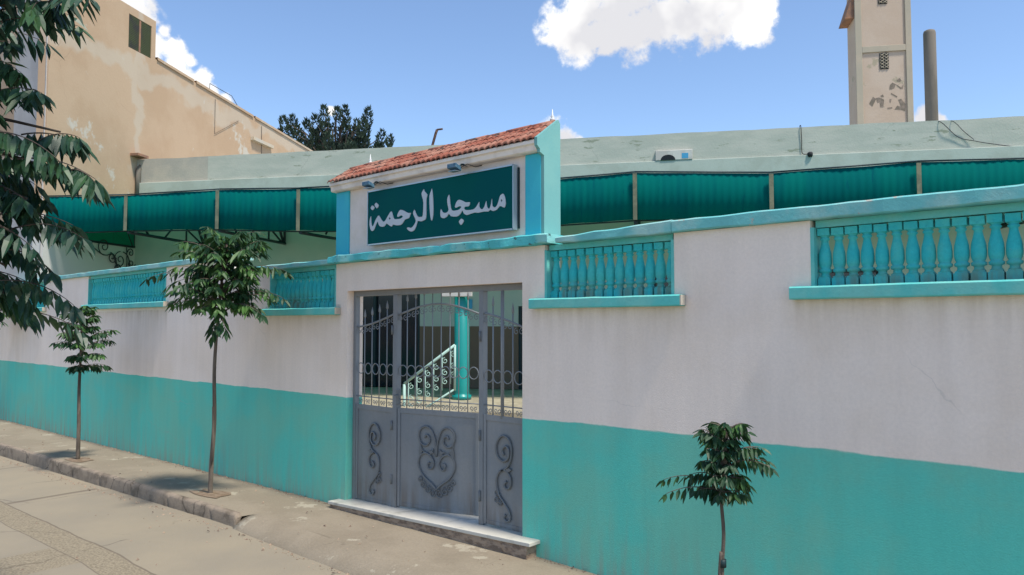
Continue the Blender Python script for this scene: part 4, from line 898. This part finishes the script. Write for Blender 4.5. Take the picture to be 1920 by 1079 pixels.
for k in range(7):
    a = radians(150 + k * 32); bough(HUB, HUB + Vector((cos(a) * 1.3, sin(a) * 1.3, R.uniform(-.2, .9))), 9, .5)
make_tree('leafy_tree', TB, [(0, 0, 0), (.05, .05, 1.0), (.0, .1, 2.0), (.15, .2, 2.8), (.2, .25, 3.4)], (.09, .05), frs, 22,
          'large near tree with drooping dark leaves hanging in from the left edge', .125, .046, 10, mleaf='leaf_dark', mbark='bark', boughs=bos, hang=1.0)

# far conifer behind the parapet
def conifer(name, px, depth, spires, label, seed, grp=None):
    R = random.Random(seed); base = Vector((0, -4.6, 0)) + H * depth + R3 * (px * depth); t = empty(name, base, label=label, cat='tree', group=grp)
    tr = MB(); top = max(z for x, z, h in spires)
    tr.tube([(0, 0, -1), (0, 0, top * .6)], [.22, .08], 8)
    lv = MB(); lv.open = True
    for x, z, h in spires:
        y = R.uniform(-1, 1) * 1.2; ax = Vector((x, 0, 0)).normalized() * .25 if x else Vector()
        c = R3 * x + H * y; ln_ = R3 * (.16 * x * .6 * h); 
        tr.tube([(0, 0, top * .45), tuple(c * .6 + Vector((0, 0, z - h))), tuple(c + ln_ * .5 + Vector((0, 0, z - h * .3)))], [.07, .045, .015], 5)
        nn = int(190 * h)
        for k in range(nn):
            u = R.random(); rad = (.29 * h ** .5) * sin(pi * min(1, u * .92 + .06)) ** .7 * (1 - .35 * u) * R.uniform(.5, 1.05); a = R.uniform(0, 2 * pi)
            p = c + ln_ * u + Vector((cos(a) * rad, sin(a) * rad, z - h + h * u))
            d = Vector((cos(a) * .6, sin(a) * .6, R.uniform(.5, 1.3))).normalized(); s_ = d.cross(Vector((R.uniform(-1, 1), R.uniform(-1, 1), .2))).normalized() * .035; L = R.uniform(.12, .22)
            lv.face([p - s_, p + s_, p + d * L * .7 + s_ * .6, p + d * L])
    tr.build('trunk', 'bark', t); lv.build('crown', 'conifer', t)
k = 35 / 1390
def zz_(y): return 1.8 + (610 - y) * k
raw = [(543,228,24),(556,222,34),(565,240,30),(581,203,40),(590,228,45),(576,226,20),(610,202,38),(598,255,35),(625,225,45),(640,196,40),(633,206,22),(652,222,34),(663,222,20),(681,199,42),(678,225,32),(700,233,40),(694,255,20),(662,243,28),(605,245,30),(620,255,30),(585,262,30),(640,252,36),(655,258,28),(672,250,30),(683,262,30),(628,270,22),(600,275,25),(612,222,24),(570,262,26),(695,272,18),(645,235,20),(659,275,25),(590,246,30)]
R_ = random.Random(4)
conifer('conifer_tree', (622 - 960) / 1390, 35, [((x - 622) * k, zz_(y), h * k * 1.12) for x, y, h in raw + [(x + R_.uniform(-9, 9), min(276, y + R_.uniform(22, 46)), 20) for x, y, h in raw]], 'dark bushy conifer with many upright tips behind the hall parapet', 31)
conifer('conifer_tree', (734 - 960) / 1390, 35, [(0, zz_(262), .55), (-.2, zz_(272), .35)], 'tiny dark tree tip just showing over the parapet left of the tiled roof', 32)
# twig of a tree overhanging from the right edge
hg = empty('overhanging_branch', at(.74, .36, 3.0), label='dark leafy branch tip poking in at the top right edge', cat='branch')
lv = MB(); R = random.Random(5); br = MB(); br.tube([(.0, 0, .6), (.02, 0, .2), (-.05, -.03, -.02)], [.012, .008, .004], 5)
for kk in range(9):
    d = (-R3 * R.uniform(.1, .35) + Vector((0, 0, -R.uniform(.6, 1)))); leaflet(lv, Vector((-.02, 0, .05 + .02 * kk)) + R3 * R.uniform(-.06, .03), d, R.uniform(.09, .13), .035, R)
lv.open = True; br.build('twig', 'bark', hg); lv.build('leaves', 'leaf_dark', hg)
